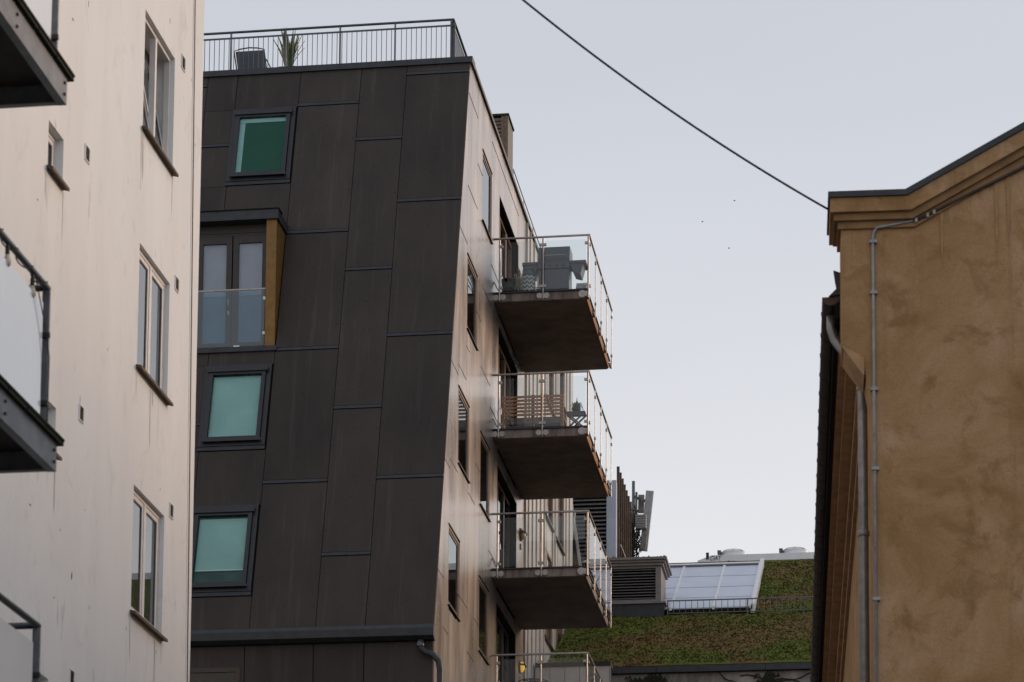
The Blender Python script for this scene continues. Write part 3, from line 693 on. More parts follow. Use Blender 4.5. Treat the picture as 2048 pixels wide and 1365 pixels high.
# --- pale ribbed wing wall, further along the same facade
ribs = [59.87, 60.41, 61.09, 61.79, 62.5, 63.2, 63.75, 64.75, 65.25, 65.85, 66.9, 67.45, 68.15, 69.0]
WW = []
for zb_ in (23.15, 20.2, 17.2):
    WW += [(63.22, 64.75, zb_, zb_+2.25), (65.3, 66.9, zb_, zb_+2.25)]
for a, b in zip(ribs, ribs[1:]):
    rr = [(a+.03, b-.03, .2, TOPZ-.02)]
    for w in WW: rr = subtract(rr, w)
    for r in rr: obj('wing_board', MB().box(XS-.025, XS+.01, r[0], r[1], r[2], r[3]), 'wing', DB)
    if not any(w[0] < a < w[1] for w in WW): obj('cover_strip', MB().box(XS-.02, XS+.045, a-.022, a+.022, .2, TOPZ-.03), 'wing', DB)
for (y0, y1, z0, z1) in WW:
    wn = obj('window', frame_rect_x(MB(), XS-.05, XS+.02, y0, y1, z0, z1, .07), 'frame_brown', DB)
    obj('shutter', MB().box(XS-.03, XS+.03, y0+.075, y0+.5, z0+.075, z1-.075), 'frame_brown', wn)
    obj('pane', MB().box(XS-.03, XS-.02, y0+.5, y1-.075, z0+.075, z1-.075), 'glass_blue', wn)
    obj('sill', MB().box(XS-.02, XS+.08, y0-.04, y1+.04, z0-.04, z0-.004), 'frame_dark', wn)
for i, z in ((2, 18.55), (3, 15.5)):
    wlm = obj('wall_lamp', MB().tube([(XS, 59.25, z), (XS+.035, 59.25, z)], .15, 16), 'frame_brown', DB)
    prof = [(XS+.03+.10*math.sin(t)*0, 0, 0) for t in (0,)]
    dome = MB().lathe((0, 0, 0), [(.10, 0), (.095, .03), (.075, .06), (.04, .08), (.01, .085)], 16).xf(lambda p: (XS+.036+p[2], 59.25+p[0], z+p[1]*1.25))
    obj('lamp_glass', dome, 'lit' if i == 3 else 'amber', wlm, True)
    obj('lamp_guard', MB().box(XS+.03, XS+.145, 59.10, 59.40, z+.02, z+.05), 'frame_bronze', wlm)
    obj('switch', MB().box(XS, XS+.03, 59.2, 59.28, z-.34, z-.22), 'amber', DB)
# --- the four balconies
XR = -6.33; YF = 55.0; YBk = 59.55
sp = [on_x(px, py, XR)[1] for px, py in ((1191.5, 560), (1205.4, 600), (1215.4, 640))]
side_posts = [YF+.10] + [YF+(YBk-YF)*q for q in (.26, .51, .755, .985)]
for i, R in enumerate(RAIL):
    zt = R-1.17; zbm = R-1.37
    bal = obj('balcony', MB().box(XS+.003, XR-.085, YF+.04, YBk-.02, zbm, zt-.03), 'concrete', DB)
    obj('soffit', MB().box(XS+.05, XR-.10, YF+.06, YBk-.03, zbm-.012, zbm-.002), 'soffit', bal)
    obj('deck', MB().box(XS+.003, XR-.03, YF+.0, YBk, zt-.028, zt), 'frame_dark', bal)
    for a, b in zip(side_posts, side_posts[1:]):
        obj('edge_cladding', MB().box(XR-.083, XR-.055, a+.06, b-.06, zbm-.02, zt-.05), 'glow_edge' if i < 2 else 'concrete', bal)  # upper two edges have sun glow in their colour, lower two plain concrete
    obj('handrail', MB().tube([(XS-.02, YF, R), (XR, YF, R), (XR, YBk, R)], .024, 10), 'steel', bal)
    for x in (XS+.115, (XS+XR)/2+.03, XR-.02):
        obj('post', MB().tube([(x, YF, zbm+.0), (x, YF, R-.02)], .020, 8), 'steel', bal)
        c = obj('bracket', MB().tube([(x-.075, YF+.01, zbm+.085), (x-.075, YF+.038, zbm+.085)], .062, 14).tube([(x+.075, YF+.01, zbm+.085), (x+.075, YF+.038, zbm+.085)], .062, 14).box(x-.07, x+.07, YF+.018, YF+.034, zbm+.05, zbm+.12), 'steel', bal) if x < XR-.1 else \
            obj('bracket', MB().tube([(x-.13, YF+.01, zbm+.09), (x-.13, YF+.038, zbm+.09)], .08, 16).box(x-.12, x+.02, YF+.014, YF+.034, zbm+.03, zbm+.15), 'steel', bal)
        for zc in (zt+.06, R-.20):
            obj('clamp', MB().box(x-.075 if x > XS+.2 else x-.02, x+.07 if x < XR-.1 else x+.01, YF-.02, YF+.02, zc, zc+.055), 'steel', bal)
    for a, b in ((XS+.16, (XS+XR)/2-.01), ((XS+XR)/2+.07, XR-.07)):
        obj('glass_panel', MB().box(a, b, YF-.005, YF+.005, zt+.02, R-.09), 'rail_glass', bal)
    for j, y in enumerate(side_posts):
        if j: obj('post', MB().tube([(XR, y, zbm-.02), (XR, y, R-.02)], .014, 8), 'steel', bal)
        obj('bracket', MB().tube([(XR-.05, y-.05, zbm+.06), (XR-.012, y-.05, zbm+.06)], .05, 12).tube([(XR-.05, y+.05, zbm+.06), (XR-.012, y+.05, zbm+.06)], .05, 12), 'steel', bal)
        for zc in (zt+.06, R-.20): obj('clamp', MB().box(XR-.018, XR+.022, y-.045, y+.045, zc, zc+.05), 'steel', bal)
    for a, b in zip(side_posts, side_posts[1:]):
        obj('glass_panel', MB().box(XR-.005, XR+.005, a+.05, b-.05, zt+.02, R-.09), 'rail_glass', bal)
    obj('wall_tie', MB().tube([(XS, YF-.02, zt+.22), (XS+.08, YF-.01, zt+.05), (XS+.10, YF, zt+.03)], .014, 6), 'steel', bal)

# =================================================================== green roofed building behind
GY0, GZ0, GSL = 63.5, 16.45, .508
GB = thing('green_roof_building', (-2, 70, 0), 'low building with mossy green pitched roof and grey concrete wall', 'building')
def gz(y): return GZ0+GSL*(y-GY0)
GN = (0, -GSL, 1); GP = (0, GY0, GZ0)
def gp(px, py): return on_p(px, py, GP, GN)
gx0, gx1 = XS+.06, 9.0
mb = MB(); NX, NY = 150, 110; rg = random.Random(5); ytop = 74.15
hm = {}
for j in range(NY+1):
    for i in range(NX+1):
        x = gx0+(gx1-gx0)*i/NX; y = GY0+(ytop-GY0)*j/NY
        h = .02*math.sin(x*2.3+y*1.1)+.02*math.sin(x*.9-y*2.1)+rg.uniform(-.012, .012)
        mb.v.append((x, y, gz(y)+h*(0 if j in (0, NY) else 1)))
for j in range(NY):
    for i in range(NX):
        a = j*(NX+1)+i; mb.f.append((a, a+1, a+NX+2, a+NX+1))
obj('roof', mb, 'sedum', GB, True)
tuft = MB()
for k in range(30000):
    x = rg.uniform(gx0+.05, 0); y = rg.uniform(GY0+.1, ytop-.05); z = gz(y)+.02*math.sin(x*2.3+y*1.1)+.02*math.sin(x*.9-y*2.1)
    for q in range(2):
        a = rg.uniform(0, 6.28); l = rg.uniform(.02, .06); h = rg.uniform(.01, .035); w = rg.uniform(.008, .018)
        ca, sa_ = math.cos(a), math.sin(a)
        tuft.poly([(x-sa_*w, y+ca*w, z), (x+sa_*w, y-ca*w, z), (x+ca*l, y+sa_*l, z+h)])
tf = obj('moss_tufts', tuft, 'sedum', GB); tf['kind'] = 'stuff'
core = MB().prism([(gx0, GY0+.02, 0), (gx0, 86, 0), (gx0, 86, gz(ytop)-.3), (gx0, ytop, gz(ytop)-.15), (gx0, GY0+.02, GZ0-.2)], (gx1-gx0, 0, 0))
obj('wall', core, 'farwall', GB)
for k in range(6):
    a = gx0+.05+k*2.6; obj('coping', MB().box(a, a+2.59, GY0-.12, GY0+.14, GZ0-.19, GZ0-.04), 'flash', GB)
for (px, w) in ((1290, .5), (1310, .35), (1530, .25)):
    p = on_y(px, 1345, GY0)
    iv = MB(); rr_ = random.Random(px)
    for k in range(120):
        x = p[0]+rr_.gauss(0, w*.5); z = GZ0-.25-abs(rr_.gauss(0, .55)); s_ = rr_.uniform(.03, .08)
        iv.poly([(x-s_, GY0-.005-rr_.random()*.05, z-s_), (x+s_, GY0-.02-rr_.random()*.05, z-s_*.6), (x+s_*.3, GY0-.01-rr_.random()*.05, z+s_)])
    o = obj('dry_ivy', iv, 'moss', GB); o['kind'] = 'stuff'
for (a, b) in (((1420, 1333), (1480, 1375)), ((1480, 1352), (1600, 1366)), ((1540, 1366), (1640, 1345))):
    p, q = on_y(*a, GY0), on_y(*b, GY0); m_ = [(p+(q-p)*t+np.array([0, -.015, .05*math.sin(t*9)])) for t in np.linspace(0, 1, 9)]
    obj('ivy_stem', MB().tube(m_, .014, 5), 'moss', GB)
# skylight in the slope
sA, sB = gp(1508, 1226), gp(1523, 1130); sxr = (sA[0]+sB[0])/2; sxl = gp(1300, 1200)[0]-.2
y0s, y1s = sA[1], gp(1523, 1134)[1]
def gbox(mb, x0, x1, ya, yb_, h0, h1):
    return mb.hexa([(x0, ya, gz(ya)+h0), (x1, ya, gz(ya)+h0), (x1, yb_, gz(yb_)+h0), (x0, yb_, gz(yb_)+h0), (x0, ya, gz(ya)+h1), (x1, ya, gz(ya)+h1), (x1, yb_, gz(yb_)+h1), (x0, yb_, gz(yb_)+h1)])
skl = obj('skylight', gbox(gbox(MB(), sxr-.05, sxr+.05, y0s, y1s, 0, .24), sxl, sxr-.05, y1s-.35, y1s-.02, .02, .16), 'white', GB)
xc = [sxl, gp(1368, 1160)[0]-.05, gp(1445, 1160)[0], sxr-.05]
yc = [y0s+(y1s-.36-y0s)*q for q in (0, .23, .47, .73, 1)]
for a, b in zip(xc, xc[1:]):
    for c, d in zip(yc, yc[1:]): obj('roof_pane', gbox(MB(), a+.03, b-.03, c+.034, d-.034, .14, .17), 'skypanel', skl)
    obj('glazing_bar', gbox(MB(), b-.03, b+.03, y0s, y1s-.36, .1, .20), 'white', skl)
obj('roller_box', gbox(MB(), sxl, sxr-.08, y1s-.50, y1s-.37, .172, .21), 'frame_grey', skl)
obj('skylight_base', gbox(MB(), sxl, sxr-.05, y0s, y1s-.36, .02, .12), 'dark', skl)
# roof fence
fy = y0s-.03; fz = gz(fy)
fx0, fx1 = gp(1337, 1224)[0], 1.5
fh = on_y(1450, 1198, fy)[2]-fz
FN = thing('roof_fence', ((fx0+fx1)/2, fy, fz), 'low galvanised bar fence standing on mossy roof below the skylight', 'fence')
obj('top_rail', MB().box(fx0, fx1, fy-.015, fy+.015, fz+fh-.03, fz+fh), 'galv', FN)
obj('bottom_rail', MB().box(fx0, fx1, fy-.012, fy+.012, fz+.04, fz+.06), 'galv', FN)
b0 = obj('bar', MB().box(fx0, fx0+.014, fy-.007, fy+.007, fz+.05, fz+fh-.03), 'galv', FN); k = 1
while fx0+k*.155 < fx1-.2: twin(b0, (k*.155, 0, 0), FN); k += 1
b0 = obj('post', MB().box(fx0+.0, fx0+.03, fy-.03, fy-.016, fz-.08, fz+fh), 'galv', FN)
for k in range(1, 4): twin(b0, (k*2.05, 0, 0), FN)
# ventilation housing
vy = 68.2
v0, v1 = on_y(1226, 1190, vy), on_y(1322, 1190, vy)
vx0, vx1 = v0[0]-.25, v1[0]; vzb = gz(vy)-.1; vz1 = on_y(1270, 1206, vy)[2]; vz2 = on_y(1270, 1133, vy)[2]; vz3 = on_y(1270, 1121, vy)[2]
VH = thing('ventilation_housing', ((vx0+vx1)/2, vy+.7, vzb), 'grey louvred ventilation housing with stepped cap on mossy roof', 'ventilation housing')
obj('plinth', MB().box(vx0-.02, vx1+.08, vy-.05, vy+1.5, vzb, vz1-.05), 'flash', VH)
obj('drip_edge', MB().box(vx0-.05, vx1+.13, vy-.1, vy+1.55, vz1-.048, vz1), 'louvre', VH)
bd = MB().box(vx0, vx0+.16, vy, vy+.12, vz1+.002, vz2).box(vx1-.14, vx1, vy, vy+1.4, vz1+.002, vz2).box(vx0+.16, vx1-.14, vy, vy+.12, vz1+.002, vz1+.08).box(vx0+.16, vx1-.14, vy, vy+.12, vz2-.06, vz2)
obj('casing', bd, 'louvre', VH)
obj('duct_void', MB().box(vx0+.1, vx1-.15, vy+.13, vy+1.35, vz1+.01, vz2-.01), 'dark', VH)
n = 11; hh = (vz2-.06-vz1-.08)/n
for k in range(n):
    z = vz1+.08+k*hh; obj('louvre_blade', MB().prism([(vx0+.161, vy+.01, z+hh*.35), (vx0+.161, vy+.10, z+hh*.95), (vx0+.161, vy+.10, z+hh*1.08), (vx0+.161, vy+.01, z+hh*.5)], (vx1-vx0-.302, 0, 0)), 'louvre', VH)
for k, (o_, a, b) in enumerate(((.06, 0, .07), (.11, .072, .13), (.16, .132, .20))):
    obj('cap_moulding', MB().box(vx0-o_, vx1+o_, vy-o_, vy+1.4+o_, vz2+a+.001, vz2+b), 'louvre', VH)
sdm = MB(); 
for k in range(300):
    x = rg.uniform(vx0-.15, vx1+.12); y = rg.uniform(vy-.12, vy+.5); s_ = rg.uniform(.015, .04)
    sdm.poly([(x-s_, y, vz2+.2), (x+s_, y+.01, vz2+.2), (x+rg.uniform(-.03, .03), y, vz2+.2+rg.uniform(.02, .07))])
o = obj('dry_sedum', sdm, 'red_sedum', VH); o['kind'] = 'stuff'
# white rooftop chiller with fan rings
cy_ = 77.5
c0_ = on_y(1395, 1119, cy_); c1_ = on_y(1640, 1106, cy_); cz0 = gz(ytop)-.2
cxl = c0_[0]; cz1 = on_y(1520, 1108, cy_)[2]
CH = thing('rooftop_chiller', (cxl+3, cy_+.6, cz0), 'long white rooftop chiller with two round fan housings behind the mossy roof', 'air conditioner')
chamf = .42
obj('casing', MB().prism([(cxl, cy_, cz0), (6.5, cy_, cz0), (6.5, cy_, cz1), (cxl+chamf, cy_, cz1), (cxl, cy_, cz1-.15)], (0, 1.4, 0)), 'white', CH)
obj('lifting_lug', MB().box(cxl+.25, cxl+.33, cy_-.02, cy_+.1, cz1-.12, cz1+.08), 'black', CH)
lp = on_y(1419, 1116.5, cy_); lw_ = on_y(1443, 1116.5, cy_)[0]-lp[0]
tcu = bpy.data.curves.new('lettering', 'FONT'); tcu.body = 'CIAT'; tcu.size = .19; tcu.extrude = .003; tcu.shear = .35
to = bpy.data.objects.new('lettering_curve', tcu); COL.objects.link(to)
bpy.context.view_layer.update()
me = bpy.data.meshes.new_from_object(to.evaluated_get(bpy.context.evaluated_depsgraph_get()))
bpy.data.objects.remove(to)
wdt = max(v.co.x for v in me.vertices)
lt = bpy.data.objects.new('lettering', me); COL.objects.link(lt); me.materials.append(M['black'])
lt.parent = CH; lt.rotation_euler = (rad(90), 0, 0); lt.scale = (lw_/wdt, 1.0, 1.0)
lt.location = Vector((lp[0], cy_-.006, cz1-.155)) - wloc(CH)
for j, px in enumerate((1467, 1590, 1712)):
    p = on_y(px, 1100, cy_+.6); r0 = .40
    fr = obj('fan_ring', MB().lathe((p[0], cy_+.6, cz1), [(r0*1.06, 0), (r0*.98, .05), (r0*.96, .17), (r0*1.0, .2), (r0*.94, .205), (r0*.9, .12)], 28), 'white', CH, True)
    g = MB()
    for a in range(4):
        t = a*math.pi/4; g.tube([(p[0]-r0*math.cos(t), cy_+.6-r0*math.sin(t), cz1+.2), (p[0]-r0*.5*math.cos(t), cy_+.6-r0*.5*math.sin(t), cz1+.25), (p[0]+r0*.5*math.cos(t), cy_+.6+r0*.5*math.sin(t), cz1+.25), (p[0]+r0*math.cos(t), cy_+.6+r0*math.sin(t), cz1+.2)], .012, 5)
    for rr2 in (.25, .5, .75): g.tube([(p[0]+r0*rr2*math.cos(t), cy_+.6+r0*rr2*math.sin(t), cz1+.25) for t in np.linspace(0, 2*math.pi, 25)], .008, 4)
    obj('fan_guard', g, 'frame_grey', fr)
    obj('cable_box', MB().box(p[0]-r0*1.12, p[0]-r0*.86, cy_+.2, cy_+.45, cz1+.1, cz1+.2), 'frame_grey', fr)
# louvred plant tower with fins
ty = 71.5
tx1 = on_y(1232, 1060, ty)[0]; txl = on_y(1213, 1060, ty)[0]; tzt = on_y(1228, 925, ty)[2]; tx0 = tx1-4.5; tz0 = gz(ty)-.4
tyb = 75.3
TW = thing('plant_tower', ((tx0+tx1)/2, ty+3, tz0), 'louvred plant room tower with blue-grey corner and tall brown fins', 'tower')
obj('shell', MB().box(tx0+.05, tx1-.06, ty+.12, tyb, tz0, tzt-.75), 'dark', TW)
obj('corner_post', MB().box(txl, tx1, ty, ty+.3, tz0, tzt-.5), 'skypanel', TW)
z = tz0+.3
while z < tzt-.7:
    obj('louvre_blade', MB().prism([(tx0, ty+.02, z), (tx0, ty+.11, z+.07), (tx0, ty+.11, z+.085), (tx0, ty+.02, z+.03)], (txl-tx0-.002, 0, 0)), 'louvre', TW); z += .115
obj('side_cladding', MB().box(tx1-.058, tx1-.02, ty+.302, tyb, tz0, tzt-.62), 'timber_grey', TW)
k = 0; y = ty+.32
while y < tyb:
    obj('fin', MB().box(tx1-.018, tx1+.06, y, y+.04, tz0, tzt-.02), 'rust', TW); y += .56; k += 1
obj('side_rail', MB().bar((tx1+.08, ty+.4, tzt-2.2), (tx1+.08, ty+3.2, tzt-2.2), .03, .03), 'wing', TW)
# A-shaped pale struts with dark glazing at the wing's end
pA, pB, pC = on_y(1142, 1000, 69.3), on_y(1159, 1121, 69.3), on_y(1141, 1110, 69.3)
pT = on_y(1150, 1026, 69.3)
GG = thing('end_glazing', (pB[0], 69.3, pB[2]-.6), 'dark glazed screen with slanting pale struts at the end of the pale clad wing', 'glazing')
obj('strut', MB().bar(pA, pB+(pB-pA)*.3, .07, .05, (0, 1, 0)), 'wing', GG)
obj('strut', MB().bar(pT+np.array([0, -.04, 0]), pC+(pC-pT)*.3+np.array([0, -.04, 0]), .04, .04, (0, 1, 0)), 'white', GG)
obj('pane', MB().prism([pT+np.array([0, .03, 0]), pB+(pB-pA)*.2+np.array([0, .03, 0]), pC+(pC-pT)*.2+np.array([0, .03, 0])], (0, .02, 0)), 'frame_dark', GG)
# antenna cluster
ay = 75.75
def ap(px, py, dy=0): return Vector(on_y(px, py, ay+dy))
AN = thing('antenna_mast', ap(1266, 1125), 'mobile phone antenna mast with tilted panel, grey radio boxes and loose cables', 'antenna')
obj('pole', MB().tube([ap(1266, 1140), ap(1267, 963)], .045, 10), 'galv', AN, True)
obj('pole', MB().tube([ap(1272, 1050), ap(1273, 985)], .035, 8), 'galv', AN, True)
obj('panel_antenna', MB().bar(ap(1287, 1102), ap(1300, 983), .22, .12, (0, 1, 0)), 'boxgrey', AN)
obj('panel_antenna', MB().bar(ap(1282, 1026, .2), ap(1283, 991, .2), .17, .12, (0, 1, 0)), 'louvre', AN)
obj('panel_antenna', MB().bar(ap(1286, 1100, -.12), ap(1290, 1070, -.12), .14, .1, (0, 1, 0)), 'louvre', AN)
a = ap(1273, 1062); b = ap(1294, 1035); obj('radio_box', MB().box(a.x, b.x, ay-.32, ay-.08, a.z, b.z), 'boxgrey', AN)
for k in range(5): z_ = a.z+.05+k*(b.z-a.z-.1)/4; obj('cooling_fin', MB().box(a.x+.01, b.x-.01, ay-.34, ay-.321, z_-.012, z_+.012), 'louvre', AN)
for (p, q) in (((1266, 993), (1283, 1000)), ((1266, 1020), (1280, 1024)), ((1284, 1004), (1294, 1000)), ((1266, 1093), (1288, 1095)), ((1266, 1045), (1275, 1047))):
    obj('mounting_bracket', MB().bar(ap(*p), ap(*q), .06, .07), 'frame_grey', AN)
rc = random.Random(11)
for k in range(34):
    x0 = 1262+rc.uniform(-6, 16); y0 = 1040+rc.uniform(-30, 30); pts = [ap(x0, y0, -.1)]
    for j in range(1, 6): pts.append(ap(x0+rc.uniform(-9, 9)-j*.5, y0+j*13+rc.uniform(-4, 4), rc.uniform(-.2, .1)))
    obj('cable', MB().tube(pts, .018, 5), 'rust' if k % 4 == 0 else 'black', AN, True)
# low pale panelled wall behind the lowest balcony
ly = 61.5; l0 = XS+.05; l1 = on_y(1219, 1330, ly)[0]; lz = on_y(1150, 1325, ly)[2]
LW = thing('terrace_wall', ((l0+l1)/2, ly+.3, 8), 'pale panelled low wall with dark coping behind the lowest glass balcony', 'wall')
nn = 5; wl_ = (l1-l0)/nn
for k in range(nn): obj('panel', MB().box(l0+k*wl_+.006, l0+(k+1)*wl_-.006, ly, ly+.04, 8, lz-.10), 'wing', LW)
obj('backing', MB().box(l0, l1-.005, ly+.042, ly+.5, 8, lz-.11), 'dark', LW)
obj('coping', MB().box(l0, l1+.03, ly-.04, ly+.54, lz-.098, lz), 'flash', LW)
obj('corner_post', MB().box(l1+.0, l1+.035, ly-.01, ly+.03, 8, lz-.1), 'steel', LW)

# =================================================================== ochre gabled building (right), turned 2.45 degrees
RA = rad(2.28); EX = np.array([math.cos(RA), math.sin(RA), 0]); EY = np.array([-math.sin(RA), math.cos(RA), 0])
RO = on_y(1748, 1000, 26.0); RO[2] = 0
def r2w(p): return RO + EX*p[0] + EY*p[1] + np.array([0, 0, p[2]])
def rq(px, py, v=0.0):                                  # sight line met with the plane v = const; returns local (u, z)
    P = on_p(px, py, RO+EY*v, EY); return float(np.dot(P-RO, EX)), float(P[2])
def robj(name, mb, mat, parent, smooth=False): return obj(name, mb.xf(r2w), mat, parent, smooth)
RB = thing('ochre_gabled_house', tuple(r2w((5, 12, 0))), 'ochre rendered house with stepped gable cornice and brown side gutter', 'building')
uL = rq(1682, 500)[0]; uC = 0.0
gA = rq(1820, 425); gB = rq(2048, 296); slope = (gB[1]-gA[1])/(gB[0]-gA[0])
UR = 7.2; HALF = gA[0]+UR
k1 = rq(1685, 697); k2 = rq(1726, 722); k3 = rq(1745, 815)
top = [(uL, gA[1]), (gA[0], gA[1]), (UR, gA[1]+slope*(UR-gA[0])), (2*UR-gA[0], gA[1]), (2*UR-uL, gA[1])]
front = [(uC, 0), (2*UR, 0), (2*UR, k3[1]), (2*UR-uL, k1[1])] + top[::-1] + [(uL, k1[1]), (k2[0], k2[1]), (uC-.01, k3[1])]
THK = .55
robj('gable_wall', MB().prism([(u, 0, z) for u, z in front], (0, THK, 0)), 'ochre', RB)
def band(uoff, o0, o1, v0, v1, mat, name):              # cornice band following the gable outline
    L = [(uL-uoff, gA[1]), (gA[0], gA[1]), (UR, gA[1]+slope*(UR-gA[0])), (2*UR-gA[0], gA[1]), (2*UR-uL+uoff, gA[1])]
    cs = math.sqrt(1+slope*slope)
    def off(o): return [(L[0][0], L[0][1]+o), (L[1][0]-o*(cs-1)/slope*1.0, L[1][1]+o), (L[2][0], L[2][1]+o*cs), (L[3][0]+o*(cs-1)/slope, L[3][1]+o), (L[4][0], L[4][1]+o)]
    lo, hi = off(o0), off(o1); mb = MB()
    for i in range(4):
        mb.hexa([(lo[i][0], v0, lo[i][1]), (lo[i+1][0], v0, lo[i+1][1]), (lo[i+1][0], v1, lo[i+1][1]), (lo[i][0], v1, lo[i][1]),
                 (hi[i][0], v0, hi[i][1]), (hi[i+1][0], v0, hi[i+1][1]), (hi[i+1][0], v1, hi[i+1][1]), (hi[i][0], v1, hi[i][1])])
    return robj(name, mb, mat, RB)
band(.03, -.16, -.09, -.03, THK+.03, 'cornice_brown', 'cornice_moulding')
band(.07, -.088, -.02, -.07, THK+.06, 'cornice_brown', 'cornice_moulding')
band(.105, -.018, .125, -.115, THK+.2, 'ochre', 'cornice_fascia')
band(.125, .127, .185, -.14, THK+.3, 'flash', 'cornice_capping')
drp = MB(); rd = random.Random(31)
for k in range(13):
    q = -.0008-.0012*k
    u = rd.uniform(uL+.05, 4.2); zt_ = gA[1]-.15+max(0, u-gA[0])*slope-.03; w = rd.uniform(.01, .035); h = rd.uniform(.15, .9)
    drp.prism([(u-w, q, zt_), (u+w, q, zt_+w*slope*2*(u > gA[0])), (u+w*.7, q, zt_-h*.5), (u, q, zt_-h), (u-w*.6, q, zt_-h*.7)], (0, .0006, 0))
o = robj('drip_stains', drp, 'ochre_stain', RB); o['kind'] = 'stuff'
# corbel under the kneeler
cb = [(k1[0]+.0, k1[1]+.0), (k2[0], k2[1]), (uC-.012, k3[1]), (uC-.012, k3[1]+.06), (k2[0]+.03, k2[1]+.05), (k1[0]-.02, k1[1]+.04)]
robj('corbel', MB().prism([(u, -.035, z) for u, z in [(k1[0]-.01, k1[1]+.02), (k2[0]+.01, k2[1]+.02), (k2[0]+.01, k2[1]-.16), (k1[0]+.10, k1[1]-.15)]], (0, THK, 0)), 'ochre_trim', RB)
# body, eaves, roof
ze = rq(1650, 614, .7)[1]
LEN = 18.0
robj('side_wall', MB().box(uC+.002, 2*UR-.002, THK, LEN, 0, ze-.05), 'ochre', RB)
for k, (o_, a, b) in enumerate(((.30, -.16, -.02), (.22, -.26, -.162), (.10, -.40, -.262), (.045, -.52, -.402))):
    robj('eaves_moulding', MB().box(uC-o_, uC+.1, THK-.25 if k else THK+.02, LEN, ze+a, ze+b), 'ochre_trim', RB)
ridge = ze+slope*(UR+.3)
for s_ in (0, 1):
    P = [(-.36, ze-.015), (UR, ridge), (UR, ridge+.1), (-.36, ze+.09)]
    if s_: P = [(2*UR-u, z) for u, z in P]
    robj('roof', MB().prism([(u, THK+.05, z) for u, z in P], (0, LEN-THK, 0)), 'gutter', RB)
gr_ = .085; gu = uC-.31-gr_
gt = MB()
for v in (THK+.06, LEN):
    pass
n = 10; outer = [(gu+gr_*math.cos(t), ze+.06+gr_*math.sin(t)) for t in np.linspace(math.pi, 2*math.pi, n)]; inner = [(gu+(gr_-.008)*math.cos(t), ze+.06+(gr_-.008)*math.sin(t)) for t in np.linspace(2*math.pi, math.pi, n)]
gut = robj('gutter', MB().prism([(u, THK+.06, z) for u, z in outer+inner], (0, LEN-THK, 0)), 'gutter', RB)
robj('gutter_end', MB().prism([(u, THK+.045, z) for u, z in outer], (0, .014, 0)), 'rust', RB)
v = THK+.5
while v < LEN:
    robj('gutter_joint', MB().prism([(gu+(gr_+.007)*math.cos(t), v, ze+.062+(gr_+.007)*math.sin(t)) for t in np.linspace(math.pi-.15, 2*math.pi+.15, 12)], (0, .03, 0)), 'gutter', RB); v += .62
robj('soffit', MB().box(uC-.355, uC-.302, THK+.05, LEN, ze-.16, ze-.03), 'dark', RB)
robj('gutter_stop', MB().prism([(gu-.02, THK+.02, ze+.06), (gu+.10, THK+.02, ze+.08), (gu+.11, THK+.02, ze+.30), (gu+.03, THK+.02, ze+.33), (gu+.045, THK+.02, ze+.22), (gu+.06, THK+.02, ze+.14)], (0, .05, 0)), 'gutter', RB)
# downpipe with swan neck
vp = THK+.35
dpp = [(gu+.01, vp, ze-.03), (gu+.01, vp, ze-.16), (gu+.04, vp, ze-.27), (gu+.12, vp-.03, ze-.40), (uC-.14, vp-.12, ze-.55), (uC-.095, vp-.2, ze-.68), (uC-.085, vp-.22, ze-.85), (uC-.085, vp-.22, 0)]
DPO = robj('downpipe', MB().tube(dpp, .05, 14), 'zinc', RB, True)
for z in (ze-.9, ze-2.4, ze-4.2): robj('pipe_collar', MB().lathe((uC-.085, vp-.22, z), [(.056, 0), (.061, .012), (.061, .045), (.056, .06)], 14), 'zinc', RB, True)
# conduit following the cornice then down the wall
cA = rq(1745, 470); cB = rq(1752, 458); cC = rq(1836, 442); cD = rq(2048, 336)
cm = (cD[1]-cC[1])/(cD[0]-cC[0])
pts = [(rq(1752, 1365)[0], -.03, 0.2), (cA[0], -.03, cA[1]-.03), (cA[0]+.008, -.03, cA[1]+.01), (cB[0]+.01, -.03, cB[1]), (cC[0]-.05, -.03, cC[1]-.01), (cC[0], -.03, cC[1]), (cC[0]+3, -.03, cC[1]+cm*3)]
robj('conduit', MB().tube(pts[:5], .017, 10), 'zinc', RB, True)
robj('conduit', MB().tube(pts[4:], .015, 10), 'gutter', RB, True)
for z in (cA[1]-.1, cA[1]-.62, cA[1]-1.6, cA[1]-2.4, cA[1]-3.7):
    robj('conduit_clip', MB().box(cA[0]-.032, cA[0]+.04, -.055, -.002, z, z+.03), 'zinc', RB)
for (px, py) in ((1855, 434), (1868, 428), (1832, 444)):
    p = rq(px, py); robj('conduit_clip', MB().box(p[0]-.012, p[0]+.012, -.05, -.002, p[1]-.02, p[1]+.02), 'zinc', RB)

# =================================================================== smaller things
# overhead cable between the two houses
ce = r2w((uL-.125, .1, rq(1656, 419)[1])); 
def cpt(px, py, Y): return on_y(px, py, Y)
ce = on_y(1657, 419.5, ce[1])                          # fixed to the left return of the cornice
cw = [(1656, 419), (1600, 388), (1500, 325), (1420, 275), (1350, 228), (1250, 160), (1180, 103), (1090, 36), (1045, 0)]
pf = np.polyfit([c[0] for c in cw], [c[1] for c in cw], 3); pf[-1] += 419-np.polyval(pf, 1656); cw = [(float(x), float(np.polyval(pf, x))) for x in np.linspace(1656, 1045, 36)]
Ys = np.linspace(ce[1], 25.0, len(cw)); cpts = [ce] + [cpt(px, py, Y) for (px, py), Y in zip(cw[1:], Ys[1:])]
d = (cpts[-1]-cpts[-2]); e_ = cpts[-1].copy()
k = 1
while e_[0] > XL+.0:
    e_ = e_ + d; d = d*np.array([1, 1, 1.007]); cpts.append(e_.copy()); k += 1
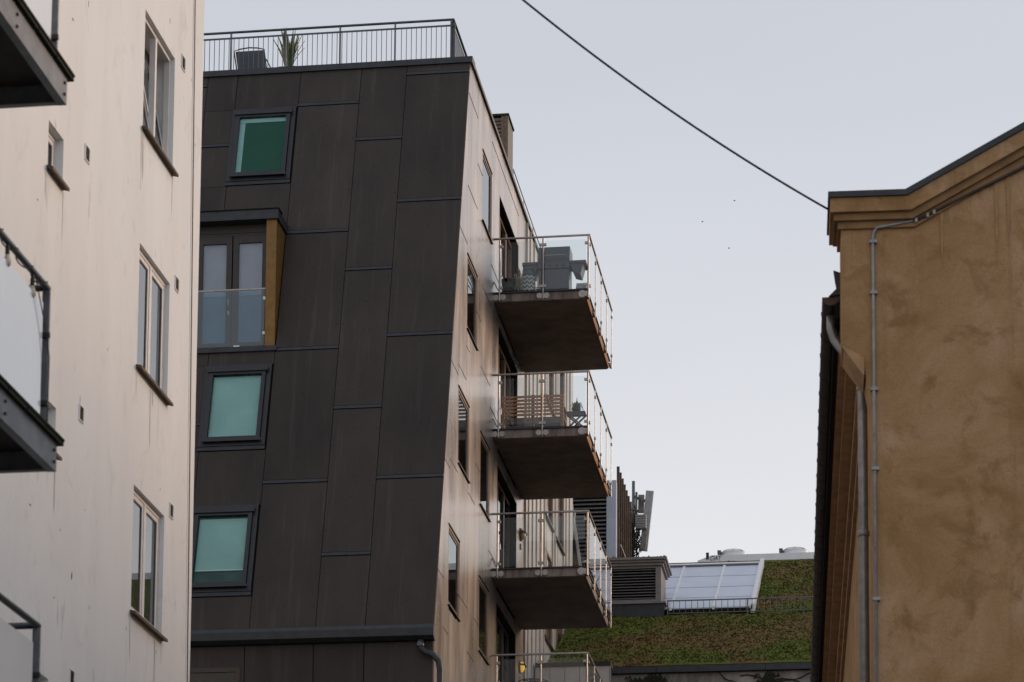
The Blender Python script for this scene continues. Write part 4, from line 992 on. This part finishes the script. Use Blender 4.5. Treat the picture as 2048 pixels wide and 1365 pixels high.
cpts[-1] = cpts[-2] + (cpts[-1]-cpts[-2])*((XL-cpts[-2][0])/(cpts[-1][0]-cpts[-2][0]))
CB = tag(obj('overhead_cable', MB().tube(cpts, .0115, 8), 'rubber', None, True), 'thin black cable sagging across the sky to the ochre gable corner', 'cable')
# birds
for j, (px, py, l) in enumerate(((1405, 444, 'tiny dark bird gliding lowest but one against the pale sky'), (1469, 402, 'tiny dark bird flying highest against the pale sky'), (1458, 497, 'tiny dark bird flying lowest against the pale sky'))):
    p = on_y(px, py, 90)
    b = thing('bird', tuple(p), l, 'bird', 'birds in the sky')
    obj('body', MB().tube([(p[0]-.02, p[1]+.06, p[2]), (p[0], p[1], p[2]+.005), (p[0]+.02, p[1]-.06, p[2])], [.004, .012, .005], 6), 'black', b)
    for s_ in (-1, 1): obj('wing', MB().prism([(p[0], p[1]+.03, p[2]+.01), (p[0]+s_*.022, p[1]+.02, p[2]+.012), (p[0]+s_*.045, p[1]+.04, p[2]+.002), (p[0]+s_*.022, p[1]-.02, p[2]+.012), (p[0], p[1]-.03, p[2]+.01)], (0, 0, .004)), 'black', b)
# vent stack on the dark roof
vy_ = 60.0; q0, q1 = on_y(975, 228, vy_), on_y(1018, 228, vy_)
VS = thing('vent_stack', ((q0[0]+q1[0])/2, vy_+.5, TOPZ+.05), 'weathered slatted vent stack standing on the dark block roof', 'vent stack')
vb = TOPZ+.05; vt = q1[2]-.04; a, b = q0[0]-.25, q1[0]-.02
obj('cap', MB().box(a-.02, b+.02, vy_-.02, vy_+.9, vt, vt+.05), 'moss', VS)
obj('corner_post', MB().box(b-.09, b-.002, vy_-.004, vy_+.08, vb, vt-.002), 'timber_grey', VS)
obj('corner_post', MB().box(b-.16, b-.095, vy_+.0, vy_+.08, vb, vt-.002), 'timber_grey', VS)
obj('duct', MB().box(a+.02, b-.01, vy_+.085, vy_+.88, vb, vt-.004), 'gutter', VS)
z = vb+.02
while z < vt-.08:
    obj('slat', MB().box(a, b-.162, vy_+.01, vy_+.05, z, z+.065), 'timber_grey', VS); z += .092
# terrace chair
cy2 = 52.3
def cp(px, py, dy=0): return Vector(on_y(px, py, cy2+dy))
TC = thing('terrace_chair', tuple(cp(500, 160)), 'dark mesh garden chair seen from behind the roof railing', 'chair')
zc0 = TOPZ+.05
lt_, rt_, lb_, rb_ = cp(468, 103), cp(528, 99), cp(475, 150), cp(534, 145)
tm = cp(498, 96)
obj('back_frame', MB().tube([lb_, lt_, cp(480, 99), tm, cp(516, 96.5), rt_, rb_], .014, 8), 'charcoal', TC, True)
obj('backrest', MB().prism([lb_+Vector((.02, 0, 0)), cp(471, 104), cp(527, 100.5), rb_-Vector((.02, 0, 0))], (0, .01, 0)), 'charcoal', TC)
obj('seat', MB().box(lb_.x, rb_.x, cy2, cy2+.5, zc0+.38, zc0+.41), 'charcoal', TC)
for x in (lb_.x+.02, rb_.x-.02):
    for y in (cy2, cy2+.48): obj('leg', MB().tube([(x, y, zc0), (x, y, zc0+.38)], .013, 6), 'charcoal', TC)
    obj('armrest', MB().tube([(x, cy2, zc0+.62), (x, cy2+.48, zc0+.62), (x, cy2+.48, zc0+.4)], .014, 6), 'charcoal', TC)
# terrace yucca
pc = on_y(577, 130, 52.35); pz = TOPZ+.05
PL = thing('potted_yucca', (pc[0], 52.35, pz), 'spiky green plant in dark square pot behind the roof railing', 'potted plant')
obj('pot', MB().prism([(pc[0]-.16, 52.2, pz+.0), (pc[0]+.16, 52.2, pz+.0), (pc[0]+.175, 52.2, pz+.40), (pc[0]-.175, 52.2, pz+.40)], (0, .32, 0)), 'frame_bronze', PL)
rl_ = random.Random(21)
for k in range(60):
    a = rl_.uniform(0, 2*math.pi); le = rl_.uniform(.05, .36)*(1 if rl_.random() < .5 else .55); h = rl_.uniform(.45, .95)*(1.05-.5*le); w = rl_.uniform(.03, .055)
    ca, sa_ = math.cos(a), math.sin(a); base = Vector((pc[0]+.05*ca, 52.36+.05*sa_, pz+.38)); L = []
    for t in (0, .35, .7, 1):
        L.append((base+Vector((ca*le*t**1.5, sa_*le*t**1.5, h*t*(1-.06*t))), w*(1-t)**.6+.002))
    mb = MB()
    for (p, w1), (q, w2) in zip(L, L[1:]):
        s1 = Vector((-sa_, ca, 0)); mb.poly([p-s1*w1, p+Vector((ca, sa_, 0))*(-.012), q+Vector((ca, sa_, 0))*(-.012), q-s1*w2]); mb.poly([p+Vector((ca, sa_, 0))*(-.012), p+s1*w1, q+s1*w2, q+Vector((ca, sa_, 0))*(-.012)])
    obj('leaf', mb, 'leaf' if rl_.random() < .6 else 'leaf_pale', PL)
# ---- top balcony: grill, gas bottle, planter, bundle
f1, f2, f3, f4 = FLO
gx = on_y(1111, 560, 55.6)[0]; gy = 55.32; z0 = f1
G = thing('gas_grill', (gx, gy+.3, z0), 'blue-black barbecue grill with folding side shelves on the top balcony', 'grill')
hw = .325
obj('cabinet', MB().box(gx-hw, gx+hw, gy, gy+.52, z0+.06, z0+.70), 'charcoal', G)
obj('cabinet_door', MB().box(gx-hw+.03, gx+hw-.03, gy-.02, gy-.002, z0+.09, z0+.56), 'charcoal', G)
obj('control_panel', MB().box(gx-hw-.01, gx+hw+.01, gy-.04, gy-.004, z0+.585, z0+.70), 'charcoal', G)
for k in range(4): obj('knob', MB().tube([(gx-.21+k*.14, gy-.042, z0+.645), (gx-.21+k*.14, gy-.07, z0+.645)], .022, 10), 'black', G)
ld = MB().prism([(gx-hw-.012, gy-.01, z0+.704), (gx-hw-.012, gy-.03, z0+.80), (gx-hw-.012, gy+.0, z0+.90), (gx-hw-.012, gy+.03, z0+1.08), (gx-hw-.012, gy+.5, z0+1.08), (gx-hw-.012, gy+.54, z0+.704)], (2*hw+.024, 0, 0))
lid = obj('lid', ld, 'charcoal', G)
obj('lid_handle', MB().tube([(gx-.24, gy-.01, z0+.86), (gx-.24, gy-.06, z0+.86), (gx+.24, gy-.06, z0+.86), (gx+.24, gy-.01, z0+.86)], .012, 8), 'steel', lid)
for s_ in (-1, 1):
    a, b = sorted((gx+s_*(hw+.012), gx+s_*(hw+.36)))
    obj('side_shelf', MB().prism([(a, gy+.02, z0+.70), (b, gy+.02, z0+.70), (b, gy+.02, z0+.76), (a, gy+.02, z0+.76)], (0, .46, 0)), 'charcoal', G)
    obj('shelf_bracket', MB().prism([(gx+s_*(hw+.012), gy+.04, z0+.699), (gx+s_*(hw+.30), gy+.04, z0+.699), (gx+s_*(hw+.24), gy+.04, z0+.46), (gx+s_*(hw+.1), gy+.04, z0+.50)], (0, .40, 0)), 'charcoal', G)
for x in (gx-.27, gx+.27):
    for y in (gy+.06, gy+.46): obj('caster', MB().tube([(x-.015, y, z0+.03), (x+.015, y, z0+.03)], .03, 10), 'black', G)
gcx = on_y(1057, 560, 55.3)[0]; gcy = 55.27
GC = thing('gas_bottle', (gcx, gcy, f1), 'gas bottle with pale chevron print beside the barbecue grill', 'gas bottle')
obj('body', MB().lathe((gcx, gcy, f1), [(.12, 0), (.15, .03), (.155, .06), (.155, .36), (.145, .40)], 28), 'chevron', GC, True)
obj('shoulder', MB().lathe((gcx, gcy, f1+.402), [(.147, 0), (.14, .05), (.11, .11), (.10, .14)], 24), 'charcoal', GC, True)
obj('collar', MB().tube([(gcx+.10*math.cos(t), gcy+.10*math.sin(t), f1+.575) for t in np.linspace(0, 2*math.pi, 25)], .02, 8), 'timber_grey', GC, True)
for t in (0.3, 2.4, 4.5): obj('collar_strut', MB().box(gcx+.1*math.cos(t)-.02, gcx+.1*math.cos(t)+.02, gcy+.1*math.sin(t)-.01, gcy+.1*math.sin(t)+.01, f1+.53, f1+.565), 'charcoal', GC)
obj('valve', MB().tube([(gcx, gcy, f1+.54), (gcx, gcy, f1+.62)], .025, 10), 'steel', GC)
pbx = on_y(1018, 560, 55.3)[0]; pby = 55.30
PB = thing('planter_bucket', (pbx, pby, f1), 'black plastic planter bucket in the corner of the top balcony', 'planter')
obj('tub', MB().lathe((pbx, pby, f1), [(.125, 0), (.135, .15), (.142, .152), (.142, .17), (.155, .33), (.165, .335), (.165, .37), (.15, .37), (.14, .30)], 24), 'black', PB, True)
obj('soil', MB().lathe((pbx, pby, f1+.29), [(.138, 0), (.136, .02)], 20), 'gutter', PB)
DPx = on_y(1042, 545, 55.9)[0]; DG = thing('dried_grass_pot', (DPx, 55.75, f1), 'pot of pale dried twigs behind the gas bottle', 'dried plant')
obj('pot', MB().lathe((DPx, 55.75, f1), [(.08, 0), (.11, .22), (.1, .22), (.09, .1)], 16), 'frame_brown', DG, True)
rt = random.Random(4)
for k in range(34):
    a = rt.uniform(0, 6.28); l = rt.uniform(.02, .16); h = rt.uniform(.3, .62)
    b = Vector((DPx+rt.uniform(-.04, .04), 55.75+rt.uniform(-.04, .04), f1+.15))
    obj('twig', MB().tube([b, b+Vector((l*.4*math.cos(a), l*.4*math.sin(a), h*.6)), b+Vector((l*math.cos(a), l*math.sin(a), h))], [.006, .008, .013], 5), 'twig', DG)
bx_ = on_y(1164, 575, 55.25)[0]
BD = thing('folded_cover', (bx_, 55.3, f1), 'stack of folded grey covers in the corner of the top balcony', 'folded cover')
for k in range(3): obj('layer', MB().box(bx_-.13+.01*k, bx_+.12-.012*k, 55.15, 55.5, f1+.001+k*.06, f1+.054+k*.06), 'boxgrey' if k % 2 == 0 else 'curtain_blue', BD)
hz = on_y(1076, 575, 55.12)[0]
obj_h = obj('hose_coil', MB().tube([(hz+.10*math.cos(t)*(1-.01*t), 55.12+.05*math.sin(t), f1+.03+.006*t) for t in np.linspace(0, 12, 50)], .012, 6), 'boxgrey', None, True)
tag(obj_h, 'small coil of pale hose on the floor beside the gas bottle', 'hose')
# ---- second balcony: bench, stool, plant
by = 55.35
xa, xb_ = on_y(1004, 820, by)[0], on_y(1127, 820, by)[0]; xm_ = (xa+xb_)/2
B = thing('garden_bench', (xm_, by+.3, f2), 'brown slatted timber bench backing onto the second glass balcony', 'bench')
zt2 = on_y(1060, 790, by)[2]; zl = f2+.36
for x in (xa, xm_-.035, xm_+.035-.05, xb_-.05):
    obj('back_post', MB().box(x, x+.05, by+.021, by+.06, f2, zt2), 'timber', B)
ns = 6; stp = (zt2-zl)/ns
for k in range(ns): obj('back_slat', MB().box(xa, xb_, by, by+.02, zl+k*stp+.012, zl+k*stp+.012+stp*.62), 'timber', B)
for k in range(5): obj('seat_slat', MB().box(xa, xb_, by+.07+k*.10, by+.155+k*.10, f2+.33, f2+.355), 'timber', B)
obj('apron', MB().box(xa+.05, xb_-.05, by+.03, by+.05, f2+.2, f2+.325), 'timber_grey', B)
for x in (xa, xb_-.05):
    obj('leg', MB().box(x, x+.05, by+.52, by+.57, f2, f2+.58), 'timber', B)
    obj('armrest', MB().box(x-.01, x+.06, by+.061, by+.58, f2+.582, f2+.61), 'timber', B)
obj('storage_box', MB().box(xa+.06, xb_-.06, by+.07, by+.5, f2+.02, f2+.3), 'charcoal', B)
sx, sy = on_y(1152, 840, 55.25)[0], 55.3
ST_ = thing('folding_stool', (sx, sy, f2), 'folding timber stool with crossed legs on the second balcony', 'stool')
sz = on_y(1152, 826, 55.2)[2]; hw = .185
for s_ in (-1, 1):
    for y in (sy-.12, sy+.12): obj('leg', MB().bar((sx-s_*hw, y+s_*.016, f2+.0), (sx+s_*hw, y+s_*.016, sz), .028, .045, (0, 1, 0)), 'timber_grey', ST_)
for k in range(5): obj('seat_slat', MB().box(sx-hw-.02, sx+hw+.02, sy-.16+k*.066, sy-.105+k*.066, sz-.005, sz+.018), 'timber_grey', ST_)
obj('seat_rail', MB().box(sx-hw+.01, sx+hw-.01, sy-.15, sy-.13, sz-.07, sz-.007), 'charcoal', ST_)
PP = thing('trailing_pot_plant', (sx, sy, sz+.018), 'small dark trailing plant in a pot standing on the folding stool', 'potted plant')
obj('pot', MB().lathe((sx, sy, sz+.019), [(.07, 0), (.10, .10), (.095, .12), (.08, .08)], 16), 'frame_bronze', PP, True)
for k in range(60):
    a = rt.uniform(0, 6.28); r1 = rt.uniform(.05, .17); h = rt.uniform(.06, .15); w = .012
    ca, sa_ = math.cos(a), math.sin(a); c = Vector((sx, sy, sz+.12)); s1 = Vector((-sa_, ca, 0))*w
    m1 = c+Vector((ca*r1*.6, sa_*r1*.6, h)); m2 = c+Vector((ca*r1, sa_*r1, h*.5-.10*rt.random()))
    obj('leaf', MB().poly([c-s1, c+s1, m1+s1, m1-s1]).poly([m1-s1, m1+s1, m2+s1*.3, m2-s1*.3]), 'leaf', PP)
obj('stalk', MB().tube([(sx, sy, sz+.1), (sx+.005, sy, sz+.25), (sx+.015, sy, sz+.37)], [.02, .014, .004], 6), 'leaf', PP)
# ---- lowest balcony: wire table
tx_, ty2 = on_y(1066, 1358, 55.5)[0], 55.55; tz = on_y(1066, 1357, 55.2)[2]
T = thing('wire_table', (tx_, ty2, f4), 'round dark wire garden table on the lowest balcony', 'table')
ring = lambda r, z: [(tx_+r*math.cos(t), ty2+r*math.sin(t), z) for t in np.linspace(0, 2*math.pi, 33)]
obj('rim', MB().tube(ring(.31, tz), .012, 6), 'black', T, True)
obj('top_mesh', MB().tube(ring(.21, tz), .007, 5).tube(ring(.11, tz), .007, 5), 'black', T)
for k in range(8):
    t = k*math.pi/4; obj('spoke', MB().tube([(tx_, ty2, tz), (tx_+.31*math.cos(t), ty2+.31*math.sin(t), tz)], .006, 5), 'black', T)
for k in range(3):
    t = k*2.1+.4; obj('leg', MB().tube([(tx_+.27*math.cos(t), ty2+.27*math.sin(t), tz), (tx_+.12*math.cos(t), ty2+.12*math.sin(t), tz-.35), (tx_+.28*math.cos(t), ty2+.28*math.sin(t), f4)], .011, 6), 'black', T)
